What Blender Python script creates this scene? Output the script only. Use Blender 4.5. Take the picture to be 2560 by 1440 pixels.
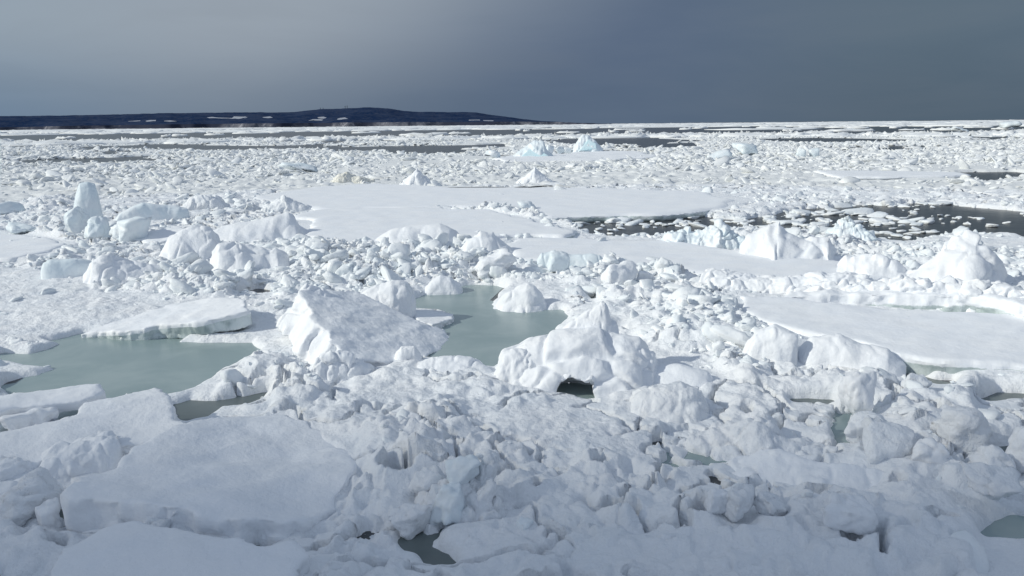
import bpy, bmesh, math, random
import numpy as np
from mathutils import Vector, Matrix, Euler

for o in list(bpy.data.objects):
    bpy.data.objects.remove(o, do_unlink=True)
scene = bpy.context.scene
COL = scene.collection
RNG = np.random.default_rng(7)
random.seed(7)

# ------------------------------------------------------------------ camera
W0, H0 = 2560.0, 1440.0
CAM_H = 6.0
FPX = 2009.0                       # focal length in photo pixels
PITCH = math.atan(409.0 / FPX)     # horizon 409 px above the centre
ROLL = math.atan(0.0098)           # right end of the horizon sits higher
Fv = np.array([0, math.cos(PITCH), -math.sin(PITCH)])
U0 = np.array([0, math.sin(PITCH), math.cos(PITCH)])
R0 = np.array([1.0, 0, 0])
Rv = math.cos(ROLL) * R0 - math.sin(ROLL) * U0
Uv = math.sin(ROLL) * R0 + math.cos(ROLL) * U0
CAM = np.array([0, 0, CAM_H])
cam_d = bpy.data.cameras.new('camera')
cam = bpy.data.objects.new('camera', cam_d)
COL.objects.link(cam)
cam_d.sensor_width = 36.0
cam_d.lens = 36.0 * FPX / W0
cam_d.clip_start = 0.5
cam_d.clip_end = 120000
M = Matrix(((Rv[0], Uv[0], -Fv[0], 0), (Rv[1], Uv[1], -Fv[1], 0), (Rv[2], Uv[2], -Fv[2], CAM_H), (0, 0, 0, 1)))
cam.matrix_world = M
scene.camera = cam
scene.render.resolution_x, scene.render.resolution_y = 1024, 576

# ------------------------------------------------------------------ sun, sky, exposure
SUN_EL, SUN_AZ = math.radians(31), math.radians(-104)    # azimuth from +Y (view), negative = left
sun_dir = Vector((math.sin(SUN_AZ) * math.cos(SUN_EL), math.cos(SUN_AZ) * math.cos(SUN_EL), math.sin(SUN_EL)))
sd = bpy.data.lights.new('sun', 'SUN')
sd.energy = 3.85
sd.angle = math.radians(1.2)
sd.color = (1.0, 0.975, 0.87)
sun = bpy.data.objects.new('sun', sd)
COL.objects.link(sun)
sun.rotation_euler = (-sun_dir).to_track_quat('-Z', 'Y').to_euler()

SHADE_CLOUD_AT = Vector((4.0, -22.0, 0)) + sun_dir * 420.0     # a cloud added out of view to shade the near ice

world = bpy.data.worlds.new('World')
scene.world = world
world.use_nodes = True
wn = world.node_tree
wn.nodes.clear()

def N(tree, typ, **kw):
    n = tree.nodes.new(typ)
    for k, v in kw.items():
        setattr(n, k, v)
    return n

def math_n(tree, op, a, b=None, c=None):
    n = N(tree, 'ShaderNodeMath', operation=op)
    for i, v in enumerate((a, b, c)):
        if v is None:
            continue
        if isinstance(v, (int, float)):
            n.inputs[i].default_value = v
        else:
            tree.links.new(v, n.inputs[i])
    return n.outputs[0]

def maprange(tree, v, a, b, c=0.0, d=1.0, smooth=True):
    n = N(tree, 'ShaderNodeMapRange')
    n.interpolation_type = 'SMOOTHSTEP' if smooth else 'LINEAR'
    tree.links.new(v, n.inputs[0])
    for i, x in enumerate((a, b, c, d)):
        n.inputs[i + 1].default_value = x
    return n.outputs[0]

def mixc(tree, f, a, b):
    n = N(tree, 'ShaderNodeMix', data_type='RGBA')
    for sock, v in ((n.inputs[0], f), (n.inputs[6], a), (n.inputs[7], b)):
        if isinstance(v, (int, float)):
            sock.default_value = v
        elif isinstance(v, tuple):
            sock.default_value = (*v, 1) if len(v) == 3 else v
        else:
            tree.links.new(v, sock)
    return n.outputs[2]

def noise_n(tree, vec, scale, detail=4, rough=0.55, dist=0.0):
    n = N(tree, 'ShaderNodeTexNoise')
    n.inputs['Scale'].default_value = scale
    n.inputs['Detail'].default_value = detail
    n.inputs['Roughness'].default_value = rough
    n.inputs['Distortion'].default_value = dist
    if vec is not None:
        tree.links.new(vec, n.inputs['Vector'])
    return n.outputs[0]

tc = N(wn, 'ShaderNodeTexCoord')
sep = N(wn, 'ShaderNodeSeparateXYZ')
wn.links.new(tc.outputs['Generated'], sep.inputs[0])
X, Y, Z = sep.outputs
nis = N(wn, 'ShaderNodeTexSky', sky_type='NISHITA')
nis.sun_disc = False
nis.sun_elevation = SUN_EL
nis.sun_rotation = SUN_AZ
nis.altitude = 10
# cloud deck: a thin bright veil overhead and behind, a slate storm bank ahead
nz1 = noise_n(wn, tc.outputs['Generated'], 1.6, 3, 0.5, 0.3)
nz2 = noise_n(wn, tc.outputs['Generated'], 5.0, 3, 0.5, 0.4)
nisb = N(wn, 'ShaderNodeVectorMath', operation='SCALE')
wn.links.new(nis.outputs[0], nisb.inputs[0])
nisb.inputs['Scale'].default_value = 0.9
veil = mixc(wn, maprange(wn, nz1, 0.3, 0.75), (4.1, 5.1, 6.7), (5.7, 6.7, 8.3))
behind = mixc(wn, 0.80, nisb.outputs[0], veil)
az = math_n(wn, 'ARCTAN2', X, Y)
# light part of the bank: azimuth plus slant with height
s0 = math_n(wn, 'MULTIPLY_ADD', Z, -1.5, az)
s1 = math_n(wn, 'MULTIPLY_ADD', math_n(wn, 'SUBTRACT', nz1, 0.5), 0.22, s0)
low = maprange(wn, Z, -0.01, 0.12, 0.0, 1.0)
dark1 = mixc(wn, low, (1.36, 1.95, 2.90), (1.44, 2.02, 3.08))
dark2 = mixc(wn, low, (1.12, 1.66, 2.27), (1.50, 2.14, 2.82))
right2 = mixc(wn, maprange(wn, az, 0.12, 0.48), dark1, dark2)
light = mixc(wn, low, (2.35, 3.05, 4.0), (4.20, 4.90, 5.72))
light2 = mixc(wn, maprange(wn, az, -0.66, -0.30), mixc(wn, low, (1.95, 3.0, 4.4), (4.05, 5.0, 5.95)), light)
bank = mixc(wn, maprange(wn, s1, -0.47, 0.02, 0.0, 1.0), light2, right2)
mpc = N(wn, 'ShaderNodeMapping'); mpc.inputs['Scale'].default_value = (1.6, 1.6, 9.0); mpc.inputs['Rotation'].default_value = (0, math.radians(9), 0)
wn.links.new(tc.outputs['Generated'], mpc.inputs[0])
nz3 = noise_n(wn, mpc.outputs[0], 2.2, 5, 0.55, 0.5)
bank = mixc(wn, math_n(wn, 'MULTIPLY', maprange(wn, nz3, 0.40, 0.75), 0.13), bank, (2.6, 3.0, 3.5))
bank = mixc(wn, math_n(wn, 'MULTIPLY', maprange(wn, nz3, 0.55, 0.25), 0.10), bank, (0.9, 1.3, 1.9))
up = maprange(wn, Z, 0.18, 0.75)
back = maprange(wn, Y, 0.55, -0.35)
fac = math_n(wn, 'MAXIMUM', up, back)
skyc = mixc(wn, fac, bank, behind)
bg = N(wn, 'ShaderNodeBackground')
bg.inputs['Strength'].default_value = 0.10
wn.links.new(skyc, bg.inputs[0])
wo = N(wn, 'ShaderNodeOutputWorld')
wn.links.new(bg.outputs[0], wo.inputs[0])

scene.view_settings.view_transform = 'Standard'
scene.view_settings.look = 'None'
scene.view_settings.exposure = -0.44
scene.view_settings.gamma = 1.0
scene.view_settings.use_curve_mapping = False
scene.cycles.max_bounces = 8
scene.cycles.diffuse_bounces = 4
scene.cycles.use_denoising = True

# ------------------------------------------------------------------ projection helpers
def ray(px, py):
    px = np.asarray(px, float); py = np.asarray(py, float)
    d = Fv + np.multiply.outer((px - W0 / 2) / FPX, Rv) + np.multiply.outer((H0 / 2 - py) / FPX, Uv)
    return d

def G(px, py, z=0.0):
    """where the sight line through a photo pixel meets the level z"""
    d = ray(px, py)
    t = (z - CAM_H) / d[..., 2]
    return CAM + d * t[..., None] if d.ndim > 1 else CAM + d * t

def onplane(px, py, P, n):
    d = ray(px, py)
    t = np.dot(P - CAM, n) / (d @ n)
    return CAM + d * (t[..., None] if d.ndim > 1 else t)

def proj(P):
    v = np.asarray(P) - CAM
    zc = v @ Fv
    return W0 / 2 + FPX * (v @ Rv) / zc, H0 / 2 - FPX * (v @ Uv) / zc

def gpoly(pts, z=0.0):
    a = np.array(pts, float)
    return G(a[:, 0], a[:, 1], z)[:, :2]

# ------------------------------------------------------------------ noise
_perm = np.random.default_rng(3).permutation(256)
_perm = np.concatenate([_perm, _perm, _perm])
_g = np.random.default_rng(4).normal(size=(256, 3))
_g /= np.linalg.norm(_g, axis=1)[:, None]

def perlin(p):
    p = np.asarray(p, np.float64)
    i = np.floor(p).astype(np.int64)
    f = p - i
    u = f * f * f * (f * (f * 6 - 15) + 10)
    i &= 255
    x0, y0, z0 = i[:, 0], i[:, 1], i[:, 2]
    out = 0
    for dx in (0, 1):
        wx = u[:, 0] if dx else 1 - u[:, 0]
        hx = _perm[x0 + dx]
        for dy in (0, 1):
            wy = u[:, 1] if dy else 1 - u[:, 1]
            hy = _perm[hx + y0 + dy]
            for dz in (0, 1):
                wz = u[:, 2] if dz else 1 - u[:, 2]
                g = _g[_perm[hy + z0 + dz]]
                out = out + wx * wy * wz * (g[:, 0] * (f[:, 0] - dx) + g[:, 1] * (f[:, 1] - dy) + g[:, 2] * (f[:, 2] - dz))
    return out * 1.5

def fbm(p, oct=3, gain=0.5, lac=2.03):
    a, s, out = 1.0, 1.0, 0
    for k in range(oct):
        out = out + a * perlin(p * s + 17.3 * k)
        a *= gain; s *= lac
    return out

def worley(p, seed=0):
    """nearest and second distance to jittered cell points, and a random value per cell"""
    p = np.asarray(p, float)
    i = np.floor(p).astype(np.int64)
    f1 = np.full(len(p), 9.0); f2 = np.full(len(p), 9.0); cid = np.zeros(len(p))
    for dx in (-1, 0, 1):
        for dy in (-1, 0, 1):
            for dz in (-1, 0, 1):
                c = i + np.array([dx, dy, dz])
                h = _perm[(_perm[(_perm[(c[:, 0] + seed) & 255] + c[:, 1]) & 255] + c[:, 2]) & 255]
                q = c + 0.5 + 0.42 * np.stack([np.sin(h * 12.9), np.sin(h * 78.2 + 1), np.sin(h * 37.7 + 2)], 1)
                d = np.linalg.norm(p - q, axis=1)
                m = d < f1
                f2 = np.where(m, f1, np.minimum(f2, d)); cid = np.where(m, (h * 0.618) % 1.0, cid); f1 = np.where(m, d, f1)
    return f1, f2, cid

def crumb(x, y, size, seed, warp=0.22):
    """broken-plate relief: cells of about this size, each with its own level and tilt, creased between"""
    px_, py_ = x.ravel() / size, y.ravel() / size
    q = np.stack([px_ * 1.1, py_ * 1.1, np.full(px_.size, seed * 1.3)], 1)
    px_ = px_ + warp * 2 * perlin(q); py_ = py_ + warp * 2 * perlin(q + 7.7)
    ix, iy = np.floor(px_).astype(np.int64), np.floor(py_).astype(np.int64)
    f1 = np.full(px_.size, 9.0); f2 = np.full(px_.size, 9.0); hid = np.zeros(px_.size, np.int64)
    ox = np.zeros(px_.size); oy = np.zeros(px_.size)
    for dx in (-1, 0, 1):
        for dy in (-1, 0, 1):
            cx, cy = ix + dx, iy + dy
            h = _perm[(_perm[(cx + seed) & 255] + cy) & 255]
            ax = px_ - (cx + 0.5 + 0.44 * np.sin(h * 12.9)); ay = py_ - (cy + 0.5 + 0.44 * np.sin(h * 78.2 + 1))
            d = np.hypot(ax, ay)
            m = d < f1
            f2 = np.where(m, f1, np.minimum(f2, d)); f1 = np.where(m, d, f1)
            hid = np.where(m, h, hid); ox = np.where(m, ax, ox); oy = np.where(m, ay, oy)
    g = f2 - f1
    plate = sstep(0.02, 0.26, g)
    lvl = (hid * 0.618) % 1.0 - 0.45
    tl = 0.9 * (np.sin(hid * 3.1) * ox + np.cos(hid * 5.3) * oy)
    dome = -0.45 * f1 * f1
    return ((lvl + tl + dome) * plate - 0.55 * (1 - plate)).reshape(x.shape)

def fbm2(x, y, scale, oct=3, off=0.0, gain=0.5):
    p = np.stack([x.ravel() * scale + off, y.ravel() * scale - off, np.full(x.size, off * 0.37)], 1)
    return fbm(p, oct, gain).reshape(x.shape)

def sdist(x, y, poly):
    """signed distance to polygon, positive inside"""
    sh = x.shape
    x = x.ravel(); y = y.ravel()
    poly = np.asarray(poly)
    a = poly; b = np.roll(poly, -1, 0)
    best = np.full(x.size, 1e18)
    ins = np.zeros(x.size, bool)
    for (ax, ay), (bx, by) in zip(a, b):
        ex, ey = bx - ax, by - ay
        L = ex * ex + ey * ey + 1e-12
        t = np.clip(((x - ax) * ex + (y - ay) * ey) / L, 0, 1)
        dx, dy = x - ax - t * ex, y - ay - t * ey
        best = np.minimum(best, dx * dx + dy * dy)
        if ay != by:
            c = ((ay > y) != (by > y)) & (x < (bx - ax) * (y - ay) / (by - ay) + ax)
            ins ^= c
    d = np.sqrt(best)
    return np.where(ins, d, -d).reshape(sh)

def sdist_box(x, y, poly, pad):
    """signed distance, only evaluated near the polygon"""
    lo, hi = poly.min(0) - pad, poly.max(0) + pad
    out = np.full(x.shape, -pad)
    m = (x > lo[0]) & (x < hi[0]) & (y > lo[1]) & (y < hi[1])
    if m.any():
        out[m] = np.maximum(sdist(x[m], y[m], poly), -pad)
    return out

def sstep(a, b, x):
    t = np.clip((x - a) / (b - a), 0, 1)
    return t * t * (3 - 2 * t)

# ------------------------------------------------------------------ materials
def new_mat(name):
    m = bpy.data.materials.new(name)
    m.use_nodes = True
    t = m.node_tree
    b = t.nodes['Principled BSDF']
    return m, t, b

def obj_coord(t):
    g = N(t, 'ShaderNodeNewGeometry')
    return g.outputs['Position']

def bump(t, b, h, strength, dist):
    n = N(t, 'ShaderNodeBump')
    n.inputs['Strength'].default_value = strength
    n.inputs['Distance'].default_value = dist
    t.links.new(h, n.inputs['Height'])
    t.links.new(n.outputs[0], b.inputs['Normal'])

def snow_mat(name, ca, cb, cdirt=None, dirt=(0.62, 0.8), rough=0.75, bscale=9.0, bstr=0.5, bdist=0.06, rnd=0.0):
    m, t, b = new_mat(name)
    pos = obj_coord(t)
    n1 = noise_n(t, pos, 0.9, 4, 0.6)
    c = mixc(t, maprange(t, n1, 0.35, 0.65), ca, cb)
    if rnd:
        oi = N(t, 'ShaderNodeObjectInfo')
        c = mixc(t, math_n(t, 'MULTIPLY', oi.outputs['Random'], rnd), c, cdirt or (0.7, 0.76, 0.78))
    if cdirt:
        n2 = noise_n(t, pos, 0.11, 5, 0.6, 0.4)
        c = mixc(t, math_n(t, 'MULTIPLY', maprange(t, n2, dirt[0], dirt[1]), 0.8), c, cdirt)
    t.links.new(c, b.inputs['Base Color'])
    b.inputs['Roughness'].default_value = rough
    b.inputs['Specular IOR Level'].default_value = 0.3
    na = noise_n(t, pos, bscale, 5, 0.62)
    nb = noise_n(t, pos, bscale * 9, 2, 0.6)
    h = math_n(t, 'MULTIPLY_ADD', nb, 0.12, na)
    bump(t, b, h, bstr, bdist)
    return m

SNOW = snow_mat('snow', (0.84, 0.865, 0.90), (0.87, 0.885, 0.905))
SNOWR = snow_mat('rubble_snow', (0.825, 0.855, 0.89), (0.87, 0.885, 0.905), (0.80, 0.825, 0.835), (0.55, 0.76), 0.7, 8.0, 0.8, 0.08)
CHUNK = snow_mat('chunk_ice', (0.80, 0.845, 0.875), (0.86, 0.88, 0.895), (0.67, 0.715, 0.72), (0.62, 0.8), 0.6, 6.0, 0.5, 0.07, 0.15)
BRASH = snow_mat('brash_ice', (0.81, 0.835, 0.85), (0.86, 0.88, 0.89), (0.66, 0.655, 0.62), (0.58, 0.76), 0.65, 2.0, 0.4, 0.12, 0.25)
ICE = snow_mat('glacier_white_ice', (0.76, 0.84, 0.88), (0.83, 0.87, 0.895), (0.68, 0.78, 0.82), (0.5, 0.75), 0.45, 5.0, 0.4, 0.05)
EDGE = snow_mat('bare_ice_edge', (0.50, 0.57, 0.57), (0.74, 0.79, 0.80), (0.30, 0.36, 0.36), (0.52, 0.68), 0.35, 5.0, 0.6, 0.08)
BLUE = snow_mat('blue_ice', (0.64, 0.85, 0.90), (0.74, 0.88, 0.915), None, rough=0.3, bscale=1.5, bstr=0.2)

def slab_mat():
    m, t, b = new_mat('snow_over_ice')
    pos = obj_coord(t)
    at = N(t, 'ShaderNodeAttribute'); at.attribute_name = 'bare'
    n1 = noise_n(t, pos, 2.5, 5, 0.65)
    f = maprange(t, math_n(t, 'MULTIPLY_ADD', math_n(t, 'SUBTRACT', n1, 0.5), 0.9, at.outputs['Fac']), 0.38, 0.62)
    n2 = noise_n(t, pos, 0.9, 4, 0.6)
    snow = mixc(t, maprange(t, n2, 0.35, 0.65), (0.84, 0.865, 0.90), (0.87, 0.885, 0.905))
    n3 = noise_n(t, pos, 1.3, 5, 0.6, 0.4)
    ice = mixc(t, maprange(t, n3, 0.36, 0.64), (0.36, 0.43, 0.43), (0.70, 0.76, 0.77))
    t.links.new(mixc(t, f, snow, ice), b.inputs['Base Color'])
    t.links.new(maprange(t, f, 0, 1, 0.75, 0.33), b.inputs['Roughness'])
    b.inputs['Specular IOR Level'].default_value = 0.35
    h = math_n(t, 'MULTIPLY_ADD', noise_n(t, pos, 80, 2, 0.6), 0.12, noise_n(t, pos, 8.0, 5, 0.62))
    bump(t, b, h, 0.4, 0.05)
    return m
SLABM = slab_mat()

def pond_mat(name, ca, cb, rough):
    m, t, b = new_mat(name)
    pos = obj_coord(t)
    n1 = noise_n(t, pos, 0.45, 4, 0.55, 0.6)
    t.links.new(mixc(t, maprange(t, n1, 0.35, 0.68), ca, cb), b.inputs['Base Color'])
    b.inputs['Roughness'].default_value = rough
    b.inputs['Specular IOR Level'].default_value = 0.4
    bump(t, b, noise_n(t, pos, 2.2, 4, 0.6), 0.10, 0.03)
    return m
POND = pond_mat('young_grey_ice', (0.255, 0.335, 0.34), (0.325, 0.40, 0.40), 0.27)

def sea_mat():
    m, t, b = new_mat('sea_water')
    b.inputs['Base Color'].default_value = (0.050, 0.056, 0.060, 1)
    b.inputs['Roughness'].default_value = 0.28
    b.inputs['IOR'].default_value = 1.333
    pos = obj_coord(t)
    h = math_n(t, 'ADD', noise_n(t, pos, 0.8, 3, 0.6), math_n(t, 'MULTIPLY', noise_n(t, pos, 3.5, 3, 0.6), 0.4))
    bump(t, b, h, 0.45, 0.12)
    return m
SEA = sea_mat()

def hazed_forest_mat():
    m, t, b = new_mat('hazed_forest')
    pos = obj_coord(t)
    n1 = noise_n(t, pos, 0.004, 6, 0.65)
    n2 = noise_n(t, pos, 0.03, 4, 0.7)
    c = mixc(t, maprange(t, n1, 0.38, 0.62), (0.010, 0.026, 0.070), (0.030, 0.048, 0.096))  # blue of distance haze painted into the trees, no air volume
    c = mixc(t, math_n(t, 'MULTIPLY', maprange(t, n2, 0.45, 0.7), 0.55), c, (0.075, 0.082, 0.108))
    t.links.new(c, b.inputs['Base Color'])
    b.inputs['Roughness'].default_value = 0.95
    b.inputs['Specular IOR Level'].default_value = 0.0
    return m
HAZED_FOREST = hazed_forest_mat()

def cliff_mat():
    m, t, b = new_mat('cliff_rock')
    g = N(t, 'ShaderNodeNewGeometry')
    mp = N(t, 'ShaderNodeMapping')
    mp.inputs['Scale'].default_value = (1, 1, 0.35)
    t.links.new(g.outputs['Position'], mp.inputs[0])
    n1 = noise_n(t, mp.outputs[0], 0.02, 6, 0.7, 0.5)
    n2 = noise_n(t, g.outputs['Position'], 0.0022, 4, 0.6)
    c = mixc(t, maprange(t, n1, 0.35, 0.6), (0.070, 0.080, 0.108), (0.19, 0.19, 0.215))
    c = mixc(t, math_n(t, 'MULTIPLY', maprange(t, n1, 0.55, 0.66), maprange(t, n2, 0.45, 0.58)), c, (0.38, 0.38, 0.41))
    c = mixc(t, maprange(t, n2, 0.60, 0.46), c, (0.03, 0.036, 0.06))
    t.links.new(c, b.inputs['Base Color'])
    b.inputs['Roughness'].default_value = 0.9
    b.inputs['Specular IOR Level'].default_value = 0.1
    return m
CLIFF = cliff_mat()
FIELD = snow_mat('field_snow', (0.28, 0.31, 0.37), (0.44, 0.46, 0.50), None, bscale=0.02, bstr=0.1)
MAST, _t, _b = new_mat('mast_steel')
_b.inputs['Base Color'].default_value = (0.06, 0.07, 0.09, 1)

# ------------------------------------------------------------------ object helpers
def tag(o, label=None, cat=None, group=None, kind=None):
    if label: o['label'] = label
    if cat: o['category'] = cat
    if group: o['group'] = group
    if kind: o['kind'] = kind
    return o

def link(name, mesh, mat=None, parent=None, smooth=True):
    o = bpy.data.objects.new(name, mesh)
    COL.objects.link(o)
    if mat is not None and len(mesh.materials) == 0:
        mesh.materials.append(mat)
    if smooth and len(mesh.polygons):
        mesh.polygons.foreach_set('use_smooth', np.ones(len(mesh.polygons), bool))
    if parent:
        o.parent = parent
    return o

def mesh_from(name, V, F):
    """V (n,3); F (m,3|4) arrays"""
    me = bpy.data.meshes.new(name)
    V = np.asarray(V, np.float32); F = np.asarray(F, np.int32)
    k = F.shape[1]
    me.vertices.add(len(V)); me.vertices.foreach_set('co', V.ravel())
    me.loops.add(F.size); me.loops.foreach_set('vertex_index', F.ravel())
    me.polygons.add(len(F))
    me.polygons.foreach_set('loop_start', np.arange(0, F.size, k, dtype=np.int32))
    me.update(calc_edges=True)
    return me

def grid_faces(nu, nv):
    i = np.arange(nu * nv).reshape(nu, nv)
    return np.stack([i[:-1, :-1], i[1:, :-1], i[1:, 1:], i[:-1, 1:]], -1).reshape(-1, 4)

def compact(V, F):
    used = np.zeros(len(V), bool); used[F.ravel()] = True
    idx = np.cumsum(used) - 1
    return V[used], idx[F]

def get_vf(me):
    V = np.empty(len(me.vertices) * 3, np.float32); me.vertices.foreach_get('co', V)
    me.calc_loop_triangles()
    return V.reshape(-1, 3).astype(float)

def remeshed(V, polys, voxel, smooth=4, cutters=()):
    """closed shells -> one welded skin (quads)"""
    me = bpy.data.meshes.new('tmp'); me.from_pydata([tuple(v) for v in V], [], [list(map(int, p)) for p in polys]); me.update()
    o = bpy.data.objects.new('tmp', me); COL.objects.link(o)
    temps = [o]
    for cv, cf in cutters:
        cm = bpy.data.meshes.new('tmpc'); cm.from_pydata([tuple(v) for v in cv], [], [list(map(int, p)) for p in cf]); cm.update()
        co = bpy.data.objects.new('tmpc', cm); COL.objects.link(co); temps.append(co)
        b = o.modifiers.new('b', 'BOOLEAN'); b.operation = 'DIFFERENCE'; b.object = co; b.solver = 'EXACT'
    r = o.modifiers.new('r', 'REMESH'); r.mode = 'VOXEL'; r.voxel_size = voxel; r.adaptivity = 0
    if smooth:
        s = o.modifiers.new('s', 'SMOOTH'); s.iterations = smooth; s.factor = 0.5
    dg = bpy.context.evaluated_depsgraph_get()
    ev = o.evaluated_get(dg)
    em = ev.to_mesh()
    nv, nl = len(em.vertices), len(em.loops)
    V2 = np.empty(nv * 3, np.float32); em.vertices.foreach_get('co', V2)
    Nn = np.empty(nv * 3, np.float32); em.vertices.foreach_get('normal', Nn)
    L = np.empty(nl, np.int32); em.loops.foreach_get('vertex_index', L)
    tot = np.empty(len(em.polygons), np.int32); em.polygons.foreach_get('loop_total', tot)
    ev.to_mesh_clear()
    for t in temps:
        mm = t.data; bpy.data.objects.remove(t, do_unlink=True); bpy.data.meshes.remove(mm)
    if (tot == 4).all():
        F = L.reshape(-1, 4)
    else:
        F = []
        k = 0
        for n in tot:
            if n == 4: F.append(L[k:k + 4])
            elif n == 3: F.append([L[k], L[k + 1], L[k + 2], L[k + 2]])
            k += n
        F = np.array(F)
    return V2.reshape(-1, 3).astype(float), Nn.reshape(-1, 3).astype(float), F

def add_noise(V, Nn, amp, scale, oct=3, seed=0.0, billow=0.0):
    n = fbm(V * scale + seed, oct)
    if billow:
        n2 = np.abs(perlin(V * scale * 1.6 + seed + 9.1)) + 0.5 * np.abs(perlin(V * scale * 3.7 + seed + 4.4))
        n = n - billow * (0.45 - n2)
        n = n + 0.22 * billow * fbm(V * scale * 7.0 + seed, 2)
    return V + Nn * (amp * n)[:, None]

def crags(V, Nn, amp, scale, seed):
    w = V * scale + 0.25 * np.stack([fbm(V * scale * 0.9 + seed + k, 2) for k in (0, 5, 9)], 1)
    f1, f2, c = worley(w, int(seed * 7) % 251)
    crease = 1 - sstep(0.0, 0.22, f2 - f1)
    return V + Nn * (amp * ((c - 0.5) * 1.1 * sstep(0.02, 0.25, f2 - f1) - 0.75 * crease))[:, None]

def prune(V, F, zmin):
    keep = (V[F][:, :, 2] > zmin).any(1)
    return compact(V, F[keep])

def extrude_poly(top, off):
    n = len(top)
    V = np.concatenate([top, top + off])
    polys = [list(range(n)), list(range(2 * n - 1, n - 1, -1))]
    for i in range(n):
        j = (i + 1) % n
        polys.append([i, i + n, j + n, j])
    return V, polys

def orient_up(pts):
    a = 0
    for i in range(len(pts)):
        j = (i + 1) % len(pts)
        a += pts[i][0] * pts[j][1] - pts[j][0] * pts[i][1]
    return pts if a > 0 else pts[::-1]

def jag(P, step, amp, seed):
    """resample a 3-D outline and roughen it in its plane"""
    out = []
    n = len(P)
    for i in range(n):
        a, b = P[i], P[(i + 1) % n]
        L = np.linalg.norm(b - a)
        k = max(1, int(L / step))
        for j in range(k):
            out.append(a + (b - a) * j / k)
    out = np.array(out)
    nx = fbm(out * (0.35 / step) + seed, 3) * amp + fbm(out * (0.09 / step) + seed, 2) * amp * 1.6
    ny = fbm(out * (0.35 / step) + seed + 31.7, 3) * amp + fbm(out * (0.09 / step) + seed + 11.7, 2) * amp * 1.6
    out[:, 0] += nx; out[:, 1] += ny
    return out

FOOT = []     # footprints of the big pieces (world polygons) keep loose chunks off

def slab(name, label, cat, px, anchors, thick, voxel=0.07, mat=None, edge=None, amp=0.05, nscale=1.2, smooth=5,
         seed=0.0, step=None, ja=None, group=None, foot=True, lean=(0, 0), billow=0.0, parent=None, zmin=-0.3, undul=0.0, wall=0.06):
    """an ice slab: outline traced on its own (tilted) plane through three anchors (px, py, z), then given its thickness.
    A thing with two parts: the snow on top and the bare ice of its broken edges."""
    mat = mat or SNOW
    A = [G(a[0], a[1], a[2]) for a in anchors]
    n = np.cross(A[1] - A[0], A[2] - A[0]); n /= np.linalg.norm(n)
    if n[2] < 0: n = -n
    a = np.array(px, float)
    P = onplane(a[:, 0], a[:, 1], A[0], n)
    P = np.array(orient_up([p for p in P]))
    size = np.linalg.norm(P.max(0) - P.min(0))
    step = step or max(voxel * 1.5, size / 60)
    P = jag(P, step, ja if ja is not None else step * 0.7, seed)
    off = -n * thick + np.array([lean[0], lean[1], 0])
    V, polys = extrude_poly(P, off)
    V, Nn, F = remeshed(V, polys, voxel, smooth)
    V = add_noise(V, Nn, amp, nscale, 4, seed, billow)
    if wall:
        sidew = (1 - sstep(0.35, 0.8, Nn @ n))
        V = V + (crags(V, Nn, wall, 1.1 / max(0.35, thick), seed) - V) * sidew[:, None]
    if undul:
        V[:, 2] += undul * fbm(V * np.array([0.28, 0.45, 0.2]) + seed, 3)
    c_, s_ = math.cos(0.5), math.sin(0.5)
    dr = np.stack([(V[:, 0] * c_ + V[:, 1] * s_) * 0.55, (-V[:, 0] * s_ + V[:, 1] * c_) * 1.7, np.full(len(V), seed)], 1)
    up_ = np.clip(Nn[:, 2], 0, 1) ** 2
    V[:, 2] += up_ * (0.05 * (0.35 - np.abs(perlin(dr))) + 0.02 * (0.3 - np.abs(perlin(dr * 2.7 + 3.0)))) * min(1.0, size / 5)
    V, F = prune(V, F, zmin)
    if foot: FOOT.append(P[:, :2])
    fn = np.cross(V[F[:, 2]] - V[F[:, 0]], V[F[:, 3]] - V[F[:, 1]])
    fn /= np.linalg.norm(fn, axis=1)[:, None] + 1e-12
    cen = V[F].mean(1)
    hgt = (cen - P.mean(0)) @ n
    top = (fn @ n > 0.42) | (hgt > -0.22 * thick)
    base = P.mean(0).copy(); base[2] = 0
    if edge is None or (~top).sum() < 12:
        V2, F2 = V - base, F
        o = link(name, mesh_from(name, V2, F2), mat)
        o.location = base
        return tag(o, label, cat, group)
    root = bpy.data.objects.new(name, None); COL.objects.link(root); root.location = base
    root.empty_display_size = 0.3
    tag(root, label, cat, group)
    vh = (V - P.mean(0)) @ n / thick
    bare = sstep(-0.12, -0.42, vh) if edge is EDGE else np.zeros(len(V))
    for nm, sel in (('snow_cover', top), ('ice_edge', ~top)):
        used = np.zeros(len(V), bool); used[F[sel].ravel()] = True
        v, f = compact(V - base, F[sel])
        m = mesh_from(nm, v, f)
        a = m.attributes.new('bare', 'FLOAT', 'POINT'); a.data.foreach_set('value', bare[used].astype(np.float32))
        link(nm, m, SLABM if edge is EDGE else mat, root)
    return root

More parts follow.
